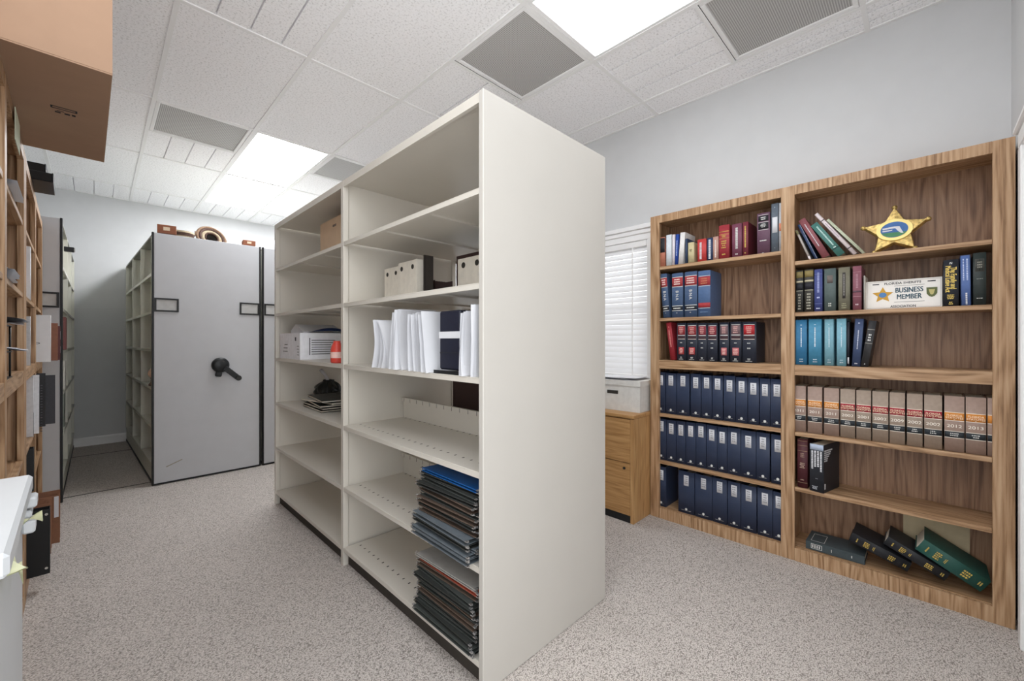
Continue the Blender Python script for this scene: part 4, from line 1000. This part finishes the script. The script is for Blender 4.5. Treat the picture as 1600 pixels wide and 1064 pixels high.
# floor rails
for y in (4.84, 6.45):
    tag(bx('floor_rail', mat('dark_rail', (58, 54, 52), .6), None, -.55, 3.0, y - .008, y + .008, 0, .0012), 'thin dark floor rail across the aisle, %s' % ('nearer the grey end panels' if y < 5 else 'close to the far wall'), 'rail', 'mobile shelving floor rails')

# things on top of the mobile shelving
TZ = 2.171
def brickbox(label, x, y, rz, sx, sy, sz, z=TZ):
    t = T('wooden_box', label, 'box', (x, y, z), rz, 'small brown boxes on the mobile shelving')
    P_ = col((140, 78, 48), .5)
    bx('box_body', P_, t, 0, sx, 0, sy, 0, sz, b=.003); bx('box_front_label', col((214, 190, 160)), t, sx * .32, sx * .66, -.0012, -.0002, sz * .35, sz * .75)
    return t
brickbox('brown wooden box at the left front corner on top of the mobile shelving', .365, 4.70, -.1, .13, .12, .075, 2.1835)
brickbox('small brown box near the right end on top of the mobile shelving', 1.005, 4.71, -.08, .105, .1, .05, 2.1835)
P_WV = mat('woven_straw', (104, 82, 64), .85, var=.35, scale=70, bump=.5); P_WV2 = mat('woven_dark_straw', (66, 46, 38), .85, var=.3, scale=70, bump=.5); P_WV3 = mat('woven_pale_straw', (140, 126, 104), .85, var=.25, scale=70, bump=.5)
bk = T('woven_basket', 'round patterned woven basket propped on edge on top of the mobile shelving', 'basket', (.845, 5.3, TZ + .142), rot=(math.radians(68), 0, 0.25))
for k, (r0, r1, mm, nm) in enumerate(((.142, .118, P_WV, 'woven_rim'), (.1175, .094, P_WV2, 'woven_band'), (.0935, .066, P_WV3, 'woven_band'), (.0655, .05, P_WV2, 'woven_band'))):
    m_ = MB(); m_.lathe([(r0, 0), (r0, .012), ((r0 + r1) / 2, .02 + .006 * (k % 2)), (r1, .014), (r1, 0), (r0, 0)], 40); m_.build(nm, mm, bk)
m_ = MB(); m_.lathe([(0, -.05), (.045, -.05), (.052, 0.0), (.0535, 0), (.047, -.054), (0, -.054)], 30); m_.build('basket_bowl', mat('dark_weave', (40, 34, 30), .9), bk)
ds = T('striped_dish', 'small striped dish with an upright handle next to the brown wooden box', 'dish', (.56, 5.0, TZ))
m_ = MB(); m_.lathe([(0, .0), (.06, 0), (.095, .045), (.105, .105), (.098, .105), (.088, .046), (.056, .006), (0, .006)], 30); m_.build('dish_bowl', P_WV3, ds)
m_ = MB(); m_.lathe([(.0985, .06), (.1045, .09)], 30); m_.build('dish_stripe', P_WV2, ds)
m_ = MB(); m_.tube([(.1, 0, .085), (.112, 0, .115), (.112, 0, .135)], .007); m_.build('dish_handle', P_WV, ds)
bg = T('paper_bag', 'crumpled white bag on top of the grey unit behind the putty shelving', 'bag', (1.36, 5.0, TZ))
m_ = MB()
def crum2(u, v):
    a = 2 * PI * u; r = (.15 - .1 * v) * (1 + .12 * math.sin(4 * a + 3 * v) + .06 * math.sin(9 * a))
    return (r * math.cos(a) + .05 * v, r * .8 * math.sin(a), .17 * v)
m_.grid(crum2, 32, 8); m_.build('bag_body', P_WHT, bg)
m_ = MB(); m_.box(.06, .12, -.11, -.108, .02, .07); m_.build('bag_tag', col((188, 120, 104)), bg)
# bits inside the wide mobile unit
ft = T('figurine', 'small peach figurine beside a brown block in the wide mobile shelving unit', 'ornament', (.352, 4.92, 1.1755 + .0008))
ft.location.z = .8462
brb = T('brown_block', 'brown upright block inside the first bay of the wide mobile shelving unit', 'block', (.40, 4.80, .8462), .036)
bx('block', col((108, 66, 46)), brb, 0, .05, 0, .05, 0, .19, b=.003); bx('block_face', col((86, 52, 38)), brb, -.0012, -.0002, .008, .042, .02, .17)
m_ = MB(); m_.lathe([(0, 0), (.03, 0), (.032, .01), (.016, .03), (.013, .06), (.02, .07), (0, .07)], 16); m_.build('figurine_base', col((90, 60, 44)), ft)
m_ = MB(); m_.lathe([(0, .0705), (.02, .075), (.034, .1), (.03, .13), (.014, .15), (0, .152)], 16); m_.build('figurine_head', col((226, 186, 156)), ft)

# ================================================================ LEFT SIDE
def lp(y, out): return (lx(y) + out, y)
# big cardboard box on top of the nearer oak bookcase
P_BC = mat('brown_carton', (164, 134, 111), .85, var=.03, scale=12)
bxl = T('cardboard_box', 'large cardboard box overhanging the top of the nearer left bookcase', 'box', (-.42, 1.915, BH + .0012), .012)
sx, sy, sz = .456, .965, .42
m_ = MB(); m_.box(0, sx, 0, sy, 0, .005, b=.001); m_.box(sx - .005, sx, 0, sy, .0055, sz); m_.box(0, .005, 0, sy, .0055, sz); m_.box(.005, sx - .005, 0, .005, .0055, sz); m_.box(.005, sx - .005, sy - .005, sy, .0055, sz)
m_.build('carton_body', P_BC, bxl)
m_ = MB(); m_.box(0, sx * .495, 0, sy, sz + .0005, sz + .004); m_.box(sx * .505, sx, 0, sy, sz + .0005, sz + .004); m_.build('carton_flap', P_BC, bxl)
m_ = MB(); m_.box(sx + .0001, sx + .001, .28, .42, .25, .29); m_.build('hand_hole', P_HOLE, bxl)
m_ = MB(); m_.box(.18, .62 * sx, -.0012, -.0002, .25, .285); m_.build('end_hand_hole', P_HOLE, bxl)
m_ = MB()
for k, (a, b_, c_, d_) in enumerate(((.30, .37, .40, .405), (.30, .37, .418, .423), (.30, .305, .405, .418), (.365, .37, .405, .418), (.315, .335, .438, .442), (.31, .325, .45, .462), (.335, .35, .45, .462), (.355, .365, .445, .46))): m_.box(a, b_, c_, d_, -.0009, -.0001)
m_.build('printed_symbol', P_DINK, bxl)
# small printed card taped under the box
cdt = T('printed_card', 'pale green printed card on the top edge of the nearer left bookcase', 'card', (lx(2.5) + .004, 2.5, 2.0), SK)
bx('card', mat('pale_green_card', (214, 220, 196), .7), cdt, -.0026, -.0006, -.1, .1, 0, .12)
# black trays above the far left bookcase
for k in range(2):
    t = T('letter_tray', ['outer black plastic letter tray overhanging the top of the far left bookcase', 'inner black plastic letter tray nested above the far left bookcase'][k], 'tray', (lx(3.62) - .16 + .0 * k, 3.45 + .04 * k, BH + .0012 + .055 * k), SK - PI)
    m_ = MB(); m_.box(0, .245 - .03 * k, 0, .3, 0, .004, b=.001)
    wl = .05
    m_.box(.239 - .03 * k, .245 - .03 * k, 0, .3, .004, wl, b=.002); m_.box(0, .239 - .03 * k, 0, .005, .004, wl, b=.002); m_.box(0, .239 - .03 * k, .295, .3, .004, wl, b=.002)
    m_.build('tray_body', P_BLK, t)
    m_ = MB(); m_.tube([(.242 - .03 * k, .005, wl), (.242 - .03 * k, .295, wl)], .004); m_.build('tray_rim', P_BLK, t)
# binders and papers on the left bookcases; each stands on a shelf, its cover towards the camera
def lbinder(label, y, out, zs, h, t, c, dp=.24, tilt=0, cat='binder', name='binder', bands=(), marks=(), hollow=True, pages=True, yaw=0):
    o = book(label, 'binders jutting from the left bookcases', t, h, dp, c, (lx(y) + out, y, zs + .0008), th=0, yaw=SK + yaw, bulge=0, bands=bands, marks=marks, name=name, cat=cat, hollow=hollow, pages=pages)
    if tilt: o.rotation_euler = (tilt, 0, SK + yaw)
    return o
P_WB = mat('white_binder_vinyl', (232, 233, 236), .4, var=.02)
lbinder('thin white binder standing flush on the upper shelf of the far left bookcase', 3.47, -.004, 1.47, .29, .05, P_WB)
lbinder('grey white folder standing flush just above the thick rail of the far left bookcase', 3.50, -.006, 1.112, .27, .04, col((196, 198, 200)))
wbn = lbinder('big white binder with a small oval print jutting out above the thick rail', 4.02, .058, 1.112, .30, .06, P_WB)
m_ = MB(); ellipse(MB(), .012, .005, 0, 1, 0, 0)
m_.add([(.06 + .014 * math.cos(2 * PI * i / 20), .0304, .12 + .006 * math.sin(2 * PI * i / 20)) for i in range(20)] + [(.06 + .009 * math.cos(2 * PI * i / 20), .0304, .12 + .003 * math.sin(2 * PI * i / 20)) for i in range(20)], [(i, (i + 1) % 20, 20 + (i + 1) % 20, 20 + i) for i in range(20)])
m_.build('cover_print', P_INK, wbn)
cbn = lbinder('copper brown expanding file behind the big white binder', 4.24, .085, 1.112, .255, .05, col((150, 92, 66)), hollow=False)
lbinder('maroon and white bound report behind the copper brown file', 4.36, .095, 1.112, .24, .035, col((112, 60, 62)), bands=((.2, .4, P_WHT), (.6, .85, P_WHT)))
# row under the thick rail
zl = .70
lbinder('white comb bound report jutting out under the thick rail', 3.62, .0, zl, .34, .022, col((214, 214, 216)), bands=((.0, .4, (74, 84, 94)),))
cb = lbinder('white spiral bound notebook under the thick rail', 3.72, .018, zl, .345, .02, col((226, 226, 228)), hollow=False)
m_ = MB()
for k in range(18): m_.tube([(-.006, -.008, .01 + .016 * k), (-.012, 0, .01 + .016 * k), (-.006, .008, .01 + .016 * k)], .0016, 6)
m_.build('spiral_coil', P_INK, cb)
lbinder('black folder jutting out, left of the drooping grey one', 4.00, .035, zl, .34, .022, col((48, 48, 52)))
lbinder('dark grey folder jutting furthest out under the thick rail', 4.10, .075, zl, .32, .03, col((70, 70, 76)), tilt=0)
# lower shelf and deck
lbinder('black binder on the low shelf of the far left bookcase', 3.42, .01, .44, .23, .055, P_BLK)
accordion('brown expanding file jutting from the bottom of the far left bookcase', (lx(3.5) - .21, 3.40, .0758), .285, .1, .28, col((150, 98, 68)), rz=.03, n=5)
lf = accordion('brown expanding file with a white tag behind another on the bottom deck', (lx(3.62) - .2, 3.56, .0758), .305, .09, .275, col((140, 90, 62)), rz=.03, n=4)
bx('white_tag', P_WHT, lf, .282, .3, -.002, -.0004, .15, .27)
lbk = lbinder('black ring binder jutting from the bottom deck in front of the brown files', 3.16, .075, .0755, .325, .06, P_BLK, dp=.27)
m_ = MB(); m_.cyl((.012, .0305, .30), (.012, .0318, .30), .006, n=12); m_.cyl((.012, .0305, .03), (.012, .0318, .03), .006, n=12); m_.build('cover_rivet', P_CHR, lbk)
# trays of paper in the nearer bookcase
def psheet(label, y, out, z, rz, n, wd=.24, ln=.3, curl=.01, group='loose sheets on the nearer left bookcase'):
    t = T('paper_pile', label, 'papers', (lx(y) + out, y, z), SK - PI + rz, group)
    for k in range(n):
        m_ = MB(); s = R.uniform(-.012, .012); q = R.uniform(-.01, .01)
        for off in (0, .004): m_.grid(lambda u, v: (-wd * (1 - u) + s, -ln / 2 + ln * v + q, .0052 * k + off + (.0 if u < .6 else -curl * ((u - .6) / .4) ** 2) + curl), 6, 4)
        m_.build('sheet', P_WHT, t)
    return t
tn = T('desk_tray', 'dark wire desk tray with white papers in the nearer left bookcase', 'tray', (lx(2.35), 2.35, 1.1125), SK - PI)
m_ = MB()
for z_ in (.0, .095): m_.box(-.225, -.004, -.105, .105, z_, z_ + .003)
for xx in (-.22, -.01):
    for yy in (-.1, .1): m_.cyl((xx, yy, .003), (xx, yy, .19), .003, n=8)
m_.box(-.225, -.004, -.105, .105, .19, .193)
m_.build('tray_tier', P_BLK, tn)
psheet('white sheets jutting from the lower tier of the desk tray', 2.35, .026, 1.1125 + .099, 0, 2, wd=.24, ln=.165)
psheet('white sheets jutting from the top of the desk tray', 2.35, .03, 1.1125 + .1945, .0, 4, wd=.24, ln=.2)
psheet('crumpled white papers on the shelf above the desk tray', 2.38, .004, 1.4712, .0, 7, wd=.21, ln=.24, curl=.004)
psheet('few white sheets high in the nearer left bookcase', 2.42, .01, 1.8012, .0, 3, wd=.21, ln=.28, curl=.004)
# misc at the end of the narrow unit
mo = bx('label_bracket', P_BLK, mnar, .374, .43, .1, .15, 1.955, 1.99, b=.003, label='black bracket sticking out high into the aisle'); bx('bracket_end', P_CHR, mo, .4305, .435, .104, .146, 1.959, 1.986)
for k, (zz, hh, cc, ll) in enumerate(((1.1755, .26, (128, 72, 70), 'maroon box edge jutting into the aisle from the narrow grey unit'), (.8455, .24, (214, 212, 204), 'pale box jutting into the aisle from the narrow grey unit'), (.5155, .3, (150, 160, 150), 'grey green box low in the narrow grey unit'))):
    bxo = T('storage_box', ll, 'box', (-.345, 4.80 + .19 * k, zz), 0.0, 'boxes in the narrow grey unit')
    bx('box_body', col(cc), bxo, 0, .17 - .012 * k, 0, .17, .001, hh, b=.003); bx('box_label', P_WHT, bxo, 0.03, .13, -.0012, -.0002, hh * .4, hh * .7)

# white low cabinet in the lower left corner
wc = T('white_cabinet', 'white metal cabinet in the lower left corner of the room', 'cabinet', (-.073, .763, 0), .029)
P_WC = mat('white_enamel', (188, 191, 193), .35, var=.01)
cwid, clen = .46, .424
bx('cabinet_body', P_WC, wc, -cwid, -.012, .01, clen - .01, 0.02, .968, b=.006)
bx('cabinet_top', P_WC, wc, -cwid - .004, 0, 0, clen, .97, 1.0, b=.005)
bx('plinth', P_EDGE, wc, -cwid + .02, -.03, .03, clen - .03, 0, .0195)
for k in range(3):
    d = bx('drawer_front', P_WC, wc, -cwid + .01, -.022, .002, .0098, .05 + .3 * k, .335 + .3 * k, b=.003)
    m_ = MB(); m_.box(-cwid * .62, -cwid * .42, -.012, .0018, .28 + .3 * k, .29 + .3 * k, b=.002); m_.build('drawer_pull', P_CHR, d)
for x_, za, zb in ((.007, .95, .9685), (.001, .934, .946), (.005, .905, .927)): bx('side_latch', P_WC, wc, -.0115, x_, clen - .055, clen - .014, za, zb, b=.003)
P_YEL = mat('pale_yellow_paper', (226, 228, 190), .8, var=.03)
for k, (y_, z_, ln, ht) in enumerate(((.24, .958, .028, .025), (.17, .935, .011, .045), (.085, .955, .02, .012))):
    t = T('paper_slip', ['pale yellow paper slip sticking out near the back of the white cabinet', 'pale yellow slip folded down the middle of the white cabinet side', 'pale yellow slip pointing out at the front of the white cabinet'][k], 'paper', (-.0845 - .028 * y_, .763 + y_, z_), .03, 'yellow slips caught in the white cabinet')
    m_ = MB()
    for off in (0, .0012): m_.grid(lambda u, v: (.0005 + ln * u + off * .3, -.035 + .07 * v * (1 - .6 * u) + .03 * u, off + .02 * math.sin(1.5 * u) * (1 if k == 0 else -.3) - ht * v * u), 6, 5)
    m_.build('slip', P_YEL, t)

# ================================================================ LIGHT, CAMERA
wd = bpy.data.worlds.new('daylight'); S.world = wd; wd.use_nodes = True
bgn = wd.node_tree.nodes['Background']; bgn.inputs['Color'].default_value = (.96, .98, 1.0, 1); bgn.inputs['Strength'].default_value = 2.3
al = bpy.data.lights.new('window_daylight', 'AREA'); al.shape = 'RECTANGLE'; al.size = 1.0; al.size_y = 1.05; al.energy = 2; al.color = (.95, .98, 1)
ao = bpy.data.objects.new('window_daylight', al); C.objects.link(ao); ao.location = (WX + .35, 2.1, 1.55); ao.rotation_euler = (0, PI / 2, 0)
cam = bpy.data.cameras.new('camera'); cam.sensor_fit = 'HORIZONTAL'; cam.sensor_width = 36; cam.lens = 36 * 648 / 1600; cam.clip_start = .01
co = bpy.data.objects.new('camera', cam); C.objects.link(co); co.location = (0, 0, 1.25); co.rotation_euler = (PI / 2, 0, -PI / 4)
S.camera = co
S.cycles.diffuse_bounces = 8; S.cycles.max_bounces = 14
vs_ = S.view_settings; vs_.view_transform = 'Standard'; vs_.look = 'None'; vs_.gamma = 1; vs_.exposure = 0.3; vs_.use_curve_mapping = False
